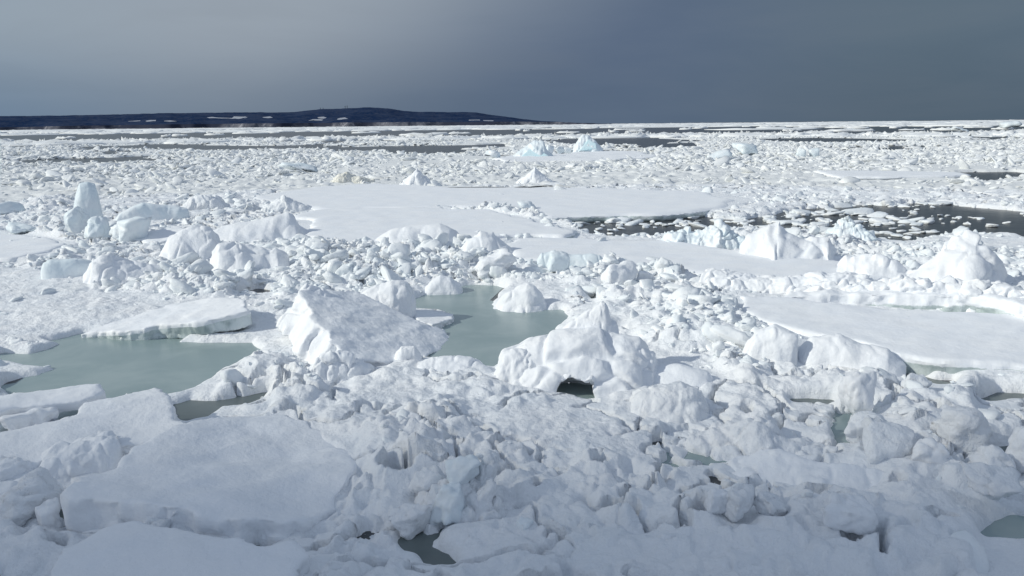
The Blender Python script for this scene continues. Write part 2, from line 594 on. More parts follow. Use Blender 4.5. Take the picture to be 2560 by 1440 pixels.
def mound(name, label, cat, prof, by, z0=0.2, front=1.0, back=1.0, p=2.0, q=1.6, nu=70, nv=44, mat=None, amp=0.08, nscale=1.3,
          seed=0.0, billow=0.3, group=None, voxel=None, cutters=(), foot=True, smooth=3, sink=0.4, face=0.0, oct=4, crag=None, cscale=None, parent=None):
    """a heap or hummock: skyline as in the photo at its own distance, rounded to its real depth front and back"""
    mat = mat or SNOW
    nu, nv = int(nu * 1.5), int(nv * 1.5)
    pr = np.array(prof, float)
    cx = pr[:, 0].mean()
    B = G(cx, by, z0)
    hd = np.array([B[0], B[1], 0]); hd /= np.linalg.norm(hd)
    hd = np.array([hd[0] * math.cos(face) - hd[1] * math.sin(face), hd[0] * math.sin(face) + hd[1] * math.cos(face), 0])
    side = np.array([hd[1], -hd[0], 0])
    P0 = B + hd * front
    xs = np.linspace(pr[0, 0], pr[-1, 0], nu)
    ys = np.interp(xs, pr[:, 0], pr[:, 1])
    kw = max(1, nu // 36); ker = np.hanning(2 * kw + 3)[1:-1]; ker /= ker.sum()
    ys = np.convolve(np.pad(ys, kw, mode='edge'), ker, 'valid')[:nu]
    L = onplane(xs, ys, P0, hd)
    u = (L - P0) @ side
    zs = L[:, 2]
    zb = z0 - sink
    s = (xs - xs[0]) / (xs[-1] - xs[0]) * 2 - 1
    prof_d = 0.45 + 0.55 * np.sqrt(np.clip(1 - s ** 4, 0, 1))
    t = np.linspace(-1, 1, nv)
    Tt = np.sin(0.5 * math.pi * t)
    sh = np.clip(1 - np.abs(Tt) ** p, 0, 1) ** (1.0 / q)
    S = u[:, None] + np.zeros((1, nv))
    D = prof_d[:, None] * np.where(Tt < 0, front, back)[None, :] * Tt[None, :]
    Zz = zb + (zs - zb)[:, None] * sh[None, :]
    Zz[0, :] = zb; Zz[-1, :] = zb
    V = P0[None, None, :] * np.array([1, 1, 0]) + S[..., None] * side + D[..., None] * hd
    V[..., 2] = Zz
    # a little wander so the crest is not a straight wall
    w = fbm(np.stack([S.ravel() * 0.9 + seed, np.full(S.size, seed), Zz.ravel() * 0.6], 1), 2).reshape(S.shape) * (front + back) * 0.10
    V += w[..., None] * hd
    F = grid_faces(nu, nv)
    V = V.reshape(-1, 3)
    if voxel:
        nb = len(V)
        ring = list(range(0, nv)) + [i * nv + nv - 1 for i in range(1, nu)] + [(nu - 1) * nv + j for j in range(nv - 2, -1, -1)] + [i * nv for i in range(nu - 2, 0, -1)]
        low = V[ring].copy(); low[:, 2] = zb - 0.3
        V = np.concatenate([V, low])
        m = len(ring)
        polys = [list(f) for f in F]
        for i in range(m):
            j = (i + 1) % m
            polys.append([ring[j], ring[i], nb + i, nb + j])
        polys.append([nb + i for i in range(m)])
        V, Nn, F = remeshed(V, polys, voxel, smooth, cutters)
    else:
        me = mesh_from('tmp', V, F)
        Nn = np.empty(len(V) * 3, np.float32); me.vertices.foreach_get('normal', Nn); Nn = Nn.reshape(-1, 3).astype(float)
        if Nn[:, 2].mean() < 0:
            F = F[:, ::-1]; Nn = -Nn
        bpy.data.meshes.remove(me)
    crag = amp * (0.8 if billow >= 0.5 else 0.4) if crag is None else crag
    V = crags(V, Nn, crag, cscale or nscale * 1.15, seed)
    V = add_noise(V, Nn, amp * 0.62, nscale, oct, seed, billow * 0.8)
    V, F = prune(V, F, zb - 0.2)
    base = P0.copy(); base[2] = 0
    if foot:
        c = np.concatenate([u[:, None] * side + hd * (-front * prof_d)[:, None], (u[:, None] * side + hd * (back * prof_d)[:, None])[::-1]]) + P0
        FOOT.append(c[:, :2])
    o = link(name, mesh_from(name, V - base, F), mat, parent)
    o.location = base if parent is None else base - np.array(parent.location)
    return tag(o, label, cat, group)

# convex-cut ice chunk, corners melted round
_ico = {}
def ico(sub):
    if sub not in _ico:
        bm = bmesh.new(); bmesh.ops.create_icosphere(bm, subdivisions=sub, radius=1.0)
        V = np.array([v.co[:] for v in bm.verts]); F = np.array([[l.index for l in f.verts] for f in bm.faces])
        bm.free(); _ico[sub] = (V, F)
    return _ico[sub]

def chunk_shape(seed, sub=3, dims=(1, 1, 0.7), cuts=5, soft=9.0, amp=0.06, nscale=1.8, boxy=True):
    r = np.random.default_rng(seed)
    D, F = ico(sub)
    pl, of = [], []
    if boxy:
        for ax in range(3):
            for sg in (-1, 1):
                n = np.zeros(3); n[ax] = sg
                n += r.normal(size=3) * 0.16; n /= np.linalg.norm(n)
                pl.append(n); of.append(1.0)
    for k in range(cuts):
        n = r.normal(size=3); n /= np.linalg.norm(n)
        pl.append(n); of.append(r.uniform(0.58, 1.15))
    pl = np.array(pl); of = np.array(of)
    dd = np.maximum(D @ pl.T, 1e-3) / of
    rad = (dd ** soft).sum(1) ** (-1.0 / soft)
    V = D * rad[:, None]
    V = V * (1 + amp * fbm(V * nscale + seed * 3.7, 3))[:, None]
    V = V * np.array(dims)
    return V, F

def block(name, label, cat, cx, by, wpx, hpx, depth=0.8, z0=0.15, rot=(0, 0, 0), seed=1, mat=None, sub=4, cuts=4, soft=11.0,
          amp=0.05, group=None, sink=0.12, nscale=2.2, foot=True):
    """a single ice block standing with its front foot at photo pixel (cx, by)"""
    B = G(cx, by, z0)
    hd = np.array([B[0], B[1], 0]); dist = np.linalg.norm(hd); hd /= dist
    sc = np.linalg.norm(B - CAM) / FPX * 1.0
    w = wpx * sc; h = hpx * sc * 1.02
    V, F = chunk_shape(seed, sub, (1, 1, 1), cuts, soft, amp, nscale)
    R = np.array(Euler(rot).to_matrix())
    V = (V * np.array([w, w * depth, h]) * 0.5) @ R.T
    sp = V.max(0) - V.min(0)
    V = V * np.array([w / sp[0], 1, (h + sink) / sp[2]])
    V[:, 2] -= V[:, 2].min()
    me_ = mesh_from('tmp', V, F); Nb = np.empty(len(V) * 3, np.float32); me_.vertices.foreach_get('normal', Nb); bpy.data.meshes.remove(me_)
    V = crags(V, Nb.reshape(-1, 3).astype(float), 0.07 * w, 2.4 / w, seed)
    yaw = math.atan2(hd[0], hd[1])
    Rz = np.array(Matrix.Rotation(-yaw, 3, 'Z'))
    V = V @ Rz.T
    pos = B + hd * (sp[1] * 0.42); pos[2] = z0 - sink
    o = link(name, mesh_from(name, V, F), mat or ICE)
    o.location = pos
    if foot:
        a = np.linspace(0, 2 * math.pi, 12, endpoint=False)
        FOOT.append(np.stack([pos[0] + np.cos(a) * w * 0.45, pos[1] + np.sin(a) * w * depth * 0.45], 1))
    return tag(o, label, cat, group)

# ================================================================== WATER POLYGONS (photo outline -> level z)
PA = [(-90, 905), (-60, 892), (0, 886), (62, 887), (110, 877), (157, 861), (128, 852), (182, 845), (215, 836), (300, 830), (400, 832), (463, 826), (470, 834),
      (402, 841), (445, 848), (427, 861), (520, 859), (621, 858), (648, 873), (610, 897), (584, 912), (540, 925), (517, 940), (496, 960), (470, 977), (430, 990),
      (300, 1010), (120, 1010), (40, 990), (18, 968), (28, 955), (70, 946), (112, 938), (152, 919), (90, 915), (40, 908), (0, 906), (-90, 906)]
PB = [(1034, 748), (1076, 735), (1143, 721), (1186, 715), (1248, 716), (1260, 722), (1247, 732), (1217, 762), (1253, 774), (1333, 780), (1404, 776), (1411, 797),
      (1404, 811), (1380, 850), (1340, 880), (1300, 905), (1250, 910), (1226, 920), (1199, 900), (1140, 893), (1100, 897), (1040, 880), (1040, 840), (1060, 812), (1085, 808),
      (1128, 794), (1138, 784), (1095, 779), (1037, 776), (1010, 762)]
PC = [(1385, 972), (1400, 930), (1440, 915), (1495, 925), (1500, 960), (1485, 974), (1505, 998), (1472, 1002), (1425, 988)]
PD = [(443, 1012), (480, 1003), (540, 1000), (600, 996), (668, 984), (640, 1003), (590, 1018), (535, 1022), (505, 1045), (470, 1052), (450, 1038)]
PE = [(1705, 1148), (1760, 1122), (1850, 1112), (1890, 1126), (1830, 1156), (1760, 1158)]
PF = [(2078, 1078), (2100, 1045), (2150, 1030), (2175, 1040), (2130, 1065), (2142, 1082), (2108, 1108), (2086, 1096)]
PG = [(2470, 1340), (2500, 1312), (2540, 1300), (2640, 1310), (2640, 1362), (2480, 1356)]
PH = [(625, 1345), (690, 1318), (800, 1285), (815, 1298), (745, 1330), (684, 1358), (640, 1358)]
PI_ = [(130, 1255), (160, 1240), (200, 1272), (275, 1288), (350, 1302), (250, 1302), (165, 1284)]
PJ = [(2225, 925), (2262, 928), (2300, 945), (2345, 955), (2400, 958), (2395, 968), (2330, 968), (2260, 955)]
PK = [(1035, 1335), (1060, 1328), (1095, 1345), (1090, 1372), (1120, 1400), (1120, 1424), (1090, 1420), (1070, 1390), (1040, 1380)]
PL = [(765, 898), (790, 915), (812, 928), (868, 925), (868, 952), (825, 950), (785, 930)]
PM = [(1385, 548), (1440, 536), (1500, 536), (1650, 532), (1720, 529), (1800, 548), (1880, 552), (1960, 533), (2050, 520), (2200, 512), (2330, 508), (2440, 520), (2560, 530), (2700, 545),
      (2700, 610), (2560, 600), (2450, 590), (2330, 594), (2260, 608), (2170, 600), (2090, 592), (1980, 584), (1880, 578), (1780, 584), (1660, 600), (1560, 598), (1460, 586), (1425, 566)]
PN = [(-60, 1068), (30, 1062), (60, 1040), (20, 1085), (-60, 1085)]
PO = [(2000, 1005), (2060, 1000), (2070, 1012), (2010, 1016)]
PQ = [(395, 1110), (430, 1098), (445, 1105), (330, 1155), (290, 1170), (300, 1150)]
PR = [(1500, 738), (1482, 735), (1465, 748), (1480, 756), (1496, 750)]
PS = [(1000, 590), (850, 592), (850, 602), (940, 606)]
PT = [(2490, 1120), (2560, 1110), (2640, 1120), (2640, 1180), (2540, 1178), (2500, 1150)]
PU = [(1660, 1055), (1700, 1042), (1740, 1030), (1750, 1038), (1700, 1056)]
PV = [(2440, 1000), (2500, 985), (2560, 985), (2560, 1000), (2480, 1012)]
PW = [(580, 735), (640, 722), (690, 728), (660, 742)]
WATER_PX = [PA, PB, PC, PD, PE, PF, PG, PH, PI_, PJ, PK, PL, PM, PN, PO, PQ, PR, PS, PT, PU, PV, PW]
WATER = [gpoly(p) for p in WATER_PX]

# open streaks farther out
FAR_WATER = [gpoly(p) for p in (
    [(90, 402), (200, 397), (340, 399), (420, 403), (300, 408), (120, 409)],
    [(190, 368), (420, 362), (620, 366), (780, 362), (760, 374), (560, 377), (400, 372), (260, 376)],
    [(800, 370), (1000, 366), (1160, 364), (1240, 360), (1230, 370), (1080, 373), (960, 380), (860, 378)],
    [(940, 372), (1160, 375), (1150, 383), (1000, 388)],
    [(1360, 352), (1560, 344), (1760, 352), (1640, 358), (1480, 366)],
    [(1600, 362), (1720, 358), (1730, 366), (1640, 368)],
    [(1900, 348), (2040, 345), (2280, 350), (2260, 354), (2060, 358), (1960, 354)],
    [(2440, 436), (2510, 434), (2520, 440), (2480, 446)],
    [(1860, 494), (1900, 488), (1960, 486), (1930, 498), (1880, 505)])]

# flat, smooth snow (floes) – kept clear of lumps
F1 = [(640, 492), (760, 468), (900, 458), (1100, 464), (1300, 467), (1600, 473), (1790, 481), (1885, 498), (1810, 520), (1700, 532), (1560, 539), (1440, 543), (1380, 545), (1340, 528), (1280, 517), (1150, 512), (1000, 519), (800, 524), (720, 512)]
F2 = [(735, 540), (800, 526), (1000, 520), (1160, 521), (1280, 534), (1390, 556), (1440, 572), (1385, 584), (1290, 581), (1200, 592), (1140, 600), (1040, 603), (940, 600), (850, 598), (790, 585), (745, 562)]
F3 = [(1255, 612), (1330, 592), (1480, 594), (1680, 598), (1780, 618), (1900, 632), (2080, 650), (2215, 668), (2200, 690), (2000, 694), (1850, 682), (1700, 668), (1560, 661), (1500, 652), (1350, 652), (1290, 645)]
F4 = [(1830, 738), (2000, 752), (2200, 768), (2400, 780), (2560, 789), (2720, 800), (2720, 930), (2560, 918), (2350, 905), (2235, 888), (2160, 862), (2050, 840), (1960, 822), (1890, 795), (1845, 765)]
F5 = [(-120, 582), (0, 582), (120, 590), (192, 604), (150, 625), (60, 642), (-120, 645)]
F6 = [(2060, 428), (2200, 427), (2360, 431), (2420, 436), (2360, 443), (2200, 443), (2100, 440)]
F7 = [(1225, 392), (1300, 382), (1400, 384), (1480, 376), (1580, 378), (1640, 390), (1560, 398), (1380, 402), (1260, 402)]
FLAT = [gpoly(p, 0.4) for p in (F1, F2, F3, F4, F5)]
FLATFAR = [gpoly(p, 0.5) for p in (F6, F7)]
SOFT = [gpoly(p, 0.3) for p in (      # drifted snow between the lumps
    [(-100, 650), (130, 670), (230, 700), (420, 745), (640, 742), (700, 800), (720, 880), (600, 860), (420, 830), (200, 835), (-100, 850)],
    [(1030, 690), (1240, 700), (1420, 700), (1440, 770), (1330, 790), (1210, 765), (1180, 715), (1040, 745)],
    [(1350, 1330), (1600, 1300), (1750, 1340), (1900, 1440), (1400, 1440)],
    [(1800, 715), (1960, 730), (2130, 745), (2560, 775), (2720, 790), (2720, 812), (2560, 800), (2200, 780), (1990, 762), (1830, 742)],
    [(1430, 575), (1560, 586), (1640, 590), (1660, 606), (1480, 598), (1330, 596)], [(2190, 590), (2560, 585), (2720, 600), (2720, 640), (2540, 625), (2330, 606), (2200, 612)],
    [(1260, 1150), (1480, 1160), (1500, 1300), (1330, 1300)],
    [(1500, 830), (1800, 880), (1780, 930), (1640, 980), (1560, 960)],
    [(850, 950), (1080, 940), (1060, 1010), (900, 1020)],
    [(1120, 990), (1380, 1012), (1570, 1075), (1640, 1130), (1450, 1140), (1220, 1060)])]
RIDGE = [gpoly(p, 0.4) for p in (      # pressed-up rubble
    [(1430, 690), (1520, 655), (1660, 670), (1800, 700), (1850, 760), (1900, 800), (2010, 850), (1880, 930), (1760, 900), (1640, 850), (1570, 770), (1450, 740)],
    [(800, 610), (950, 600), (1060, 580), (1170, 590), (1290, 640), (1300, 690), (1100, 690), (900, 705), (740, 680), (740, 630)],
    [(1670, 590), (1800, 580), (1960, 590), (2080, 590), (2190, 600), (2060, 612), (1900, 618), (1680, 606)],
    [(60, 500), (185, 470), (195, 560), (285, 585), (200, 600), (90, 592)],
    [(1160, 516), (1300, 506), (1350, 522), (1440, 556), (1430, 584), (1370, 570), (1280, 545)],
    [(190, 700), (400, 665), (620, 690), (740, 700), (720, 740), (560, 735), (420, 722), (260, 720)],
    [(520, 900), (660, 885), (760, 850), (860, 950), (700, 985), (560, 990), (490, 995)],
    [(2000, 940), (2250, 900), (2560, 930), (2560, 1190), (2300, 1170), (2080, 1120), (1900, 1060)],
    [(900, 1060), (1100, 1040), (1250, 1100), (1260, 1290), (1080, 1340), (1000, 1260)],
    [(1720, 1240), (1900, 1200), (2200, 1250), (2330, 1330), (2200, 1370), (2000, 1310), (1800, 1290)])]

# ------------------------------------------------------------------ sea
me = bpy.data.meshes.new('sea')
S = 60000.0
me.from_pydata([(-S, -2000, 0), (S, -2000, 0), (S, S, 0), (-S, S, 0)], [], [(0, 1, 2, 3)])
tag(link('sea', me, SEA, smooth=False), kind='structure')

def sheet(name, poly, z, mat):
    m = bpy.data.meshes.new(name)
    p = orient_up([tuple(q) for q in poly])
    m.from_pydata([(q[0], q[1], z) for q in p], [], [list(range(len(p)))])
    return tag(link(name, m, mat, smooth=False), kind='structure')

def grown(poly, d):
    c = poly.mean(0)
    v = poly - c
    return c + v * (1 + d / (np.linalg.norm(v, axis=1)[:, None] + 1e-6))

# young grey-green ice skins the ponds
SLUSH = pond_mat('grey_slush', (0.10, 0.125, 0.125), (0.16, 0.19, 0.19), 0.30)
for k in (0, 1, 2, 4, 5, 6):
    sheet('pond', grown(WATER[k], 0.7), 0.004, POND)
for k in (3, 7, 8, 9, 10, 11, 13, 14, 15, 16, 18, 19, 20):
    sheet('pond', grown(WATER[k], 0.5), 0.008, SLUSH)

# ================================================================== ICE FLOES (flat, snow covered)
FG = 'snow covered ice floes'
slab('ice_floe', 'long smooth white floe just in front of the far rubble, left of the open lead', 'ice floe', F1,
     [(760, 480, 0.48), (1790, 490, 0.48), (1300, 530, 0.48)], 0.55, 0.30, SNOW, EDGE, 0.03, 0.4, 4, 1.0, 1.6, 1.2, FG, False)
slab('ice_floe', 'smooth white floe in the middle, rubble along its far and right edges', 'ice floe', F2,
     [(800, 540, 0.48), (1380, 560, 0.48), (1040, 595, 0.48)], 0.6, 0.22, SNOW, EDGE, 0.03, 0.5, 4, 2.0, 1.0, 0.8, FG, False)
slab('ice_floe', 'smooth white floe right of centre between the open lead and the ice wall', 'ice floe', F3,
     [(1300, 610, 0.48), (2080, 655, 0.48), (1850, 680, 0.48)], 0.6, 0.17, SNOW, EDGE, 0.035, 0.5, 4, 3.0, 0.8, 0.5, FG, False)
slab('ice_floe', 'wide bluish white floe at the right below the dark dripping ice wall', 'ice floe', F4,
     [(1900, 760, 0.46), (2560, 800, 0.46), (2350, 900, 0.46)], 0.6, 0.11, SNOW, EDGE, 0.03, 0.8, 4, 4.0, 0.5, 0.3, FG, False)
slab('ice_floe', 'flat white floe at the left edge below the tall upright ice spire', 'ice floe', F5,
     [(-60, 590, 0.42), (160, 605, 0.41), (30, 638, 0.41)], 0.6, 0.17, SNOW, EDGE, 0.035, 0.6, 4, 5.0, 0.8, 0.5, FG, False)
slab('ice_floe', 'narrow distant floe at the right, a pale lavender strip among far rubble', 'ice floe', F6,
     [(2100, 430, 0.6), (2360, 433, 0.6), (2200, 442, 0.6)], 0.5, 0.45, SNOW, None, 0.05, 0.3, 4, 6.0, 3, 2, FG, False)
slab('ice_floe', 'distant snow floe carrying the two blue ice peaks', 'ice floe', F7,
     [(1300, 386, 0.7), (1560, 384, 0.7), (1380, 400, 0.6)], 0.6, 0.5, SNOW, None, 0.12, 0.25, 4, 7.0, 3, 2, FG, False)

# ================================================================== SLABS
TILT = slab('ice_slab', 'big tilted snow slab between the two grey ponds, its smooth face sloping down to the right', 'ice slab',
     [(751, 727), (784, 716), (805, 722), (882, 726), (949, 757), (1027, 791), (1078, 815), (1114, 825), (1130, 840), (1112, 868), (1078, 889), (985, 908), (898, 903),
      (864, 894), (826, 853), (810, 827), (784, 796), (764, 765)],
     [(764, 763, 1.36), (864, 892, 0.64), (1114, 850, 0.03)], 0.95, 0.05, SNOW, SNOWR, 0.05, 1.0, 3, 8.0, lean=(-0.25, -0.25), billow=0.35, wall=0.17)
mound('snow_hummock', 'pitted snow lump at the lower left foot of the big tilted slab', 'hummock',
      [(768, 925), (790, 892), (828, 872), (862, 878), (900, 892), (935, 922)], 956, 0.15, 0.32, 0.5, 1.8, 2.0, 56, 36, SNOW, 0.10, 2.0, 53.1, 0.8, foot=False)
mound('snow_cap', None, None,
      [(732, 765), (748, 726), (766, 709), (786, 716), (806, 719), (835, 745)], 764, 1.12, 0.35, 0.4, 1.8, 2.0, 50, 32, SNOW, 0.06, 2.0, 54.7, 0.6, foot=False, parent=TILT)
slab('ice_slab', 'long flat slab tilted up along the far side of the left grey pond, greenish underside showing', 'ice slab',
     [(195, 836), (260, 812), (340, 785), (430, 757), (520, 745), (600, 742), (618, 752), (626, 775), (560, 790), (520, 800), (463, 808), (400, 812), (345, 824)],
     [(345, 824, 0.34), (610, 755, 0.78), (220, 828, 0.16)], 0.5, 0.06, SNOW, EDGE, 0.035, 1.2, 4, 9.0)
slab('ice_slab', 'thick snow slab at the left edge on the near shore of the grey pond, blue-green below', 'ice slab',
     [(-130, 992), (0, 984), (90, 973), (176, 964), (246, 961), (278, 976), (235, 992), (200, 1004), (120, 1014), (0, 1024), (-130, 1030)],
     [(0, 984, 0.72), (246, 965, 0.66), (60, 1018, 0.58)], 0.8, 0.055, SNOW, EDGE, 0.04, 1.2, 5, 10.0)
slab('ice_slab', 'broad snow slab with a pointed far corner at the left, in front of the grey pond', 'ice slab',
     [(-120, 1100), (0, 1079), (60, 1067), (130, 1052), (180, 1040), (200, 1023), (196, 1012), (216, 1003), (280, 990), (340, 975), (380, 963), (402, 974), (440, 1022),
      (447, 1042), (476, 1048), (480, 1062), (440, 1088), (380, 1100), (345, 1106), (280, 1120), (120, 1150), (0, 1175), (-120, 1200)],
     [(380, 966, 0.80), (440, 1060, 0.55), (0, 1150, 0.42)], 0.7, 0.055, SNOW, SNOWR, 0.04, 1.0, 5, 11.0, undul=0.05)
BIGS = slab('ice_slab', 'largest smooth snow slab filling the lower left, gently hollowed on top with a ragged near edge', 'ice slab',
     [(160, 1222), (190, 1200), (218, 1177), (274, 1160), (302, 1142), (310, 1128), (330, 1113), (373, 1105), (475, 1058), (510, 1053), (633, 1025), (703, 1028), (756, 1048),
      (809, 1074), (861, 1105), (893, 1137), (885, 1186), (836, 1260), (812, 1278), (773, 1293), (703, 1312), (640, 1305), (580, 1312), (524, 1303), (457, 1284), (352, 1266),
      (267, 1254), (211, 1248), (158, 1242)],
     [(160, 1235, 0.70), (703, 1030, 0.42), (825, 1262, 0.27)], 0.62, 0.05, SNOW, SNOWR, 0.045, 1.1, 4, 12.0, undul=0.24)
slab('ice_slab', 'smooth snow slab along the bottom left edge of the picture', 'ice slab',
     [(165, 1366), (250, 1325), (330, 1311), (400, 1317), (500, 1334), (600, 1346), (650, 1362), (690, 1364), (735, 1350), (765, 1385), (730, 1440), (700, 1560), (80, 1560), (120, 1430)],
     [(330, 1314, 0.52), (650, 1362, 0.44), (165, 1480, 0.42)], 0.55, 0.045, SNOW, SNOWR, 0.045, 1.1, 4, 13.0, undul=0.06)
slab('ice_slab', 'thin leaf of ice lying in the dark crack below the big smooth slab', 'ice slab',
     [(192, 1322), (215, 1308), (260, 1304), (300, 1302), (290, 1316), (250, 1324), (205, 1332)],
     [(200, 1325, 0.16), (295, 1304, 0.24), (250, 1320, 0.2)], 0.15, 0.025, SNOW, None, 0.015, 2.5, 3, 14.0)
slab('ice_slab', 'snowy slab leaning against the round boulder, below the long flat block', 'ice slab',
     [(335, 598), (368, 577), (450, 566), (482, 580), (440, 594), (372, 612)],
     [(340, 600, 0.4), (470, 576, 0.75), (400, 604, 0.4)], 0.5, 0.1, SNOW, EDGE, 0.06, 0.8, 3, 15.0)
slab('ice_slab', 'low dirty-edged ice wall at the right, dark and dripping above the wide floe', 'ice wall',
     [(1940, 742), (2040, 738), (2113, 735), (2300, 736), (2440, 738), (2500, 746), (2540, 760), (2660, 780), (2700, 765), (2520, 738), (2420, 722), (2150, 724), (1990, 730)],
     [(2113, 740, 0.62), (2500, 746, 0.86), (2300, 712, 0.80)], 1.3, 0.075, SNOW, EDGE, 0.09, 1.4, 3, 16.0, ja=0.06, billow=0.6)
slab('ice_slab', 'thin ice shelf reaching into the middle pond behind the big tilted slab', 'ice slab',
     [(1030, 778), (1095, 777), (1100, 782), (1138, 784), (1130, 796), (1085, 812), (1050, 806)],
     [(1030, 780, 0.25), (1136, 786, 0.16), (1080, 808, 0.2)], 0.2, 0.035, SNOW, None, 0.03, 1.8, 3, 17.0)

# ================================================================== HUMMOCKS, BLOCKS AND PEAKS
HG = 'snow hummocks in the pack ice'
# the arch hummock right of the middle pond
cpos = G(1442, 966, 0.1)
cV, cF = ico(3)
cut = cV * (1 + 0.22 * fbm(cV * 1.3 + 4.0, 3))[:, None] * np.array([0.62, 0.62, 0.42]) + np.array([cpos[0] - 0.03, cpos[1] - 0.15, 0.05])
CAVE = mound('snow_hummock', 'big snow hummock with a dark cave under its near side, right of the middle pond', 'hummock',
      [(1238, 945), (1244, 905), (1258, 880), (1285, 868), (1320, 846), (1354, 832), (1407, 822), (1450, 818), (1500, 822), (1540, 828), (1603, 838), (1628, 868), (1643, 900), (1652, 940)],
      985, 0.15, 1.45, 1.2, 1.15, 2.4, mat=SNOW, amp=0.17, nscale=0.9, seed=2.1, billow=0.6, voxel=0.05, crag=0.16, cscale=0.9, cutters=[(cut, cF)], smooth=9)
_p = mound('ice_fin', None, None,
      [(1398, 826), (1437, 795), (1481, 768), (1502, 749), (1514, 752), (1527, 772), (1530, 792), (1551, 804), (1548, 826)],
      856, 0.98, 0.40, 0.40, 1.8, 1.6, 60, 36, SNOW, 0.05, 2.0, 3.3, 0.5, sink=0.4, foot=False, parent=CAVE)
_p['label'] = 'leaning ice fin with a curved horn'
mound('ice_lobe', None, None,
      [(1236, 940), (1243, 900), (1258, 878), (1288, 869), (1325, 878), (1352, 902), (1372, 950)], 962, 0.2, 0.55, 0.6, 2.2, 2.2, 50, 36, SNOW, 0.08, 1.9, 4.9, 0.6, foot=False, parent=CAVE)
mound('ice_lobe', None, None,
      [(1496, 945), (1510, 888), (1552, 868), (1602, 866), (1636, 886), (1652, 930)], 962, 0.2, 0.65, 0.7, 2.3, 2.2, 50, 36, SNOW, 0.06, 2.2, 4.4, 0.6, foot=False, parent=CAVE)
mound('snow_mound', 'small rounded snow knob at the lower end of the big tilted slab', 'snow mound',
      [(984, 908), (990, 880), (1003, 867), (1035, 866), (1050, 880), (1058, 902)], 910, 0.2, 0.32, 0.35, 2.5, 2.6, 40, 28, SNOW, 0.03, 2.0, 5.5, 0.3)
mound('snow_bank', 'low lumpy snow bank along the near shore of the middle pond', 'snow bank',
      [(1040, 905), (1100, 893), (1150, 892), (1200, 902), (1225, 918), (1240, 940)], 945, 0.15, 0.5, 0.5, 2.2, 1.8, 60, 30, SNOW, 0.06, 1.8, 5.9, 0.5, foot=False)
mound('ice_boulder', 'snow boulder with a blunt front below the cave hummock', 'ice boulder',
      [(1568, 1030), (1578, 985), (1605, 968), (1650, 962), (1705, 956), (1748, 975), (1772, 1010), (1778, 1045)], 1060, 0.12, 0.7, 0.75, 1.9, 2.2, 60, 40, SNOWR, 0.07, 1.8, 6.6, 0.6)
mound('snow_drift', 'soft snow drift spreading right of the cave hummock', 'snow drift',
      [(1500, 985), (1560, 940), (1630, 925), (1700, 915), (1770, 930), (1800, 965)], 985, 0.12, 0.8, 1.2, 1.8, 1.3, 60, 36, SNOW, 0.05, 1.0, 7.2, 0.2, foot=False)
mound('ice_block', 'square-faced sunlit ice block at the near end of the rubble ridge, shadow on its right', 'ice block',
      [(1852, 895), (1866, 858), (1888, 830), (1935, 813), (1985, 832), (2018, 842), (2014, 870), (1996, 905)], 915, 0.2, 0.45, 0.6, 3.0, 4.0, 56, 36, SNOW, 0.05, 1.6, 8.8, 0.4)
mound('snow_drift', 'smooth snow drift right of the square-faced ice block', 'snow drift',
      [(1995, 870), (2030, 842), (2098, 836), (2154, 862), (2222, 870), (2258, 905), (2270, 920)], 938, 0.15, 0.9, 1.0, 2.0, 1.6, 60, 36, SNOW, 0.07, 1.1, 9.1, 0.4)
mound('ice_boulder', 'ice boulder behind the big tilted slab, beside the middle pond', 'ice boulder',
      [(890, 765), (900, 735), (924, 719), (975, 696), (1014, 699), (1037, 727), (1030, 752), (1042, 792)], 806, 0.15, 0.8, 0.7, 1.7, 2.0, 56, 36, SNOW, 0.07, 1.5, 10.4, 0.6)
mound('snow_hummock', 'low snow hump on the far shore of the middle pond', 'hummock',
      [(1055, 726), (1076, 703), (1100, 687), (1126, 692), (1146, 710), (1158, 724)], 728, 0.15, 0.6, 0.8, 2.2, 1.8, 44, 30, SNOW, 0.05, 1.3, 11.1, 0.3)
mound('snow_hummock', 'pointed snow hummock on the right shore of the middle pond', 'hummock',
      [(1232, 770), (1256, 742), (1285, 722), (1316, 706), (1336, 716), (1356, 740), (1372, 760), (1392, 772)], 776, 0.1, 0.8, 0.9, 1.5, 1.1, 56, 36, SNOW, 0.07, 1.3, 12.5, 0.5)
# lower left blocks
mound('snow_hummock', 'rough snow lump between the two big slabs at the lower left', 'hummock',
      [(80, 1190), (98, 1152), (130, 1128), (185, 1108), (250, 1090), (312, 1085), (348, 1100), (340, 1130), (300, 1165)], 1200, 0.1, 0.55, 0.6, 2.6, 2.8, 64, 40, SNOW, 0.08, 1.9, 13.7, 0.7)
mound('ice_block', 'rounded ice block at the left edge beside the dark crack', 'ice block',
      [(-60, 1245), (-20, 1222), (60, 1203), (120, 1200), (153, 1214), (163, 1245)], 1285, 0.1, 0.4, 0.5, 3.0, 3.2, 50, 34, SNOW, 0.06, 1.8, 14.2, 0.5)
mound('snow_lip', None, None,
      [(360, 1325), (395, 1288), (440, 1276), (500, 1286), (560, 1274), (610, 1282), (640, 1296), (662, 1328)], 1346, 0.1, 0.16, 0.35, 1.8, 2.4, 80, 36, SNOWR, 0.16, 2.2, 51.5, 0.9, parent=BIGS)
block('ice_block', 'small oblong snow block lying in the gap in front of the thick left slab', 'ice block', 72, 1078, 108, 42, 0.6, 0.2, (0, 0, 0.15), 21, SNOW, 4, 4, 8.0)
block('ice_block', 'jagged ice lump at the left edge below the rounded block', 'ice block', 60, 1330, 150, 85, 0.8, 0.1, (0.1, 0.1, 0.3), 22, SNOWR, 4, 6, 9.0, 0.12)
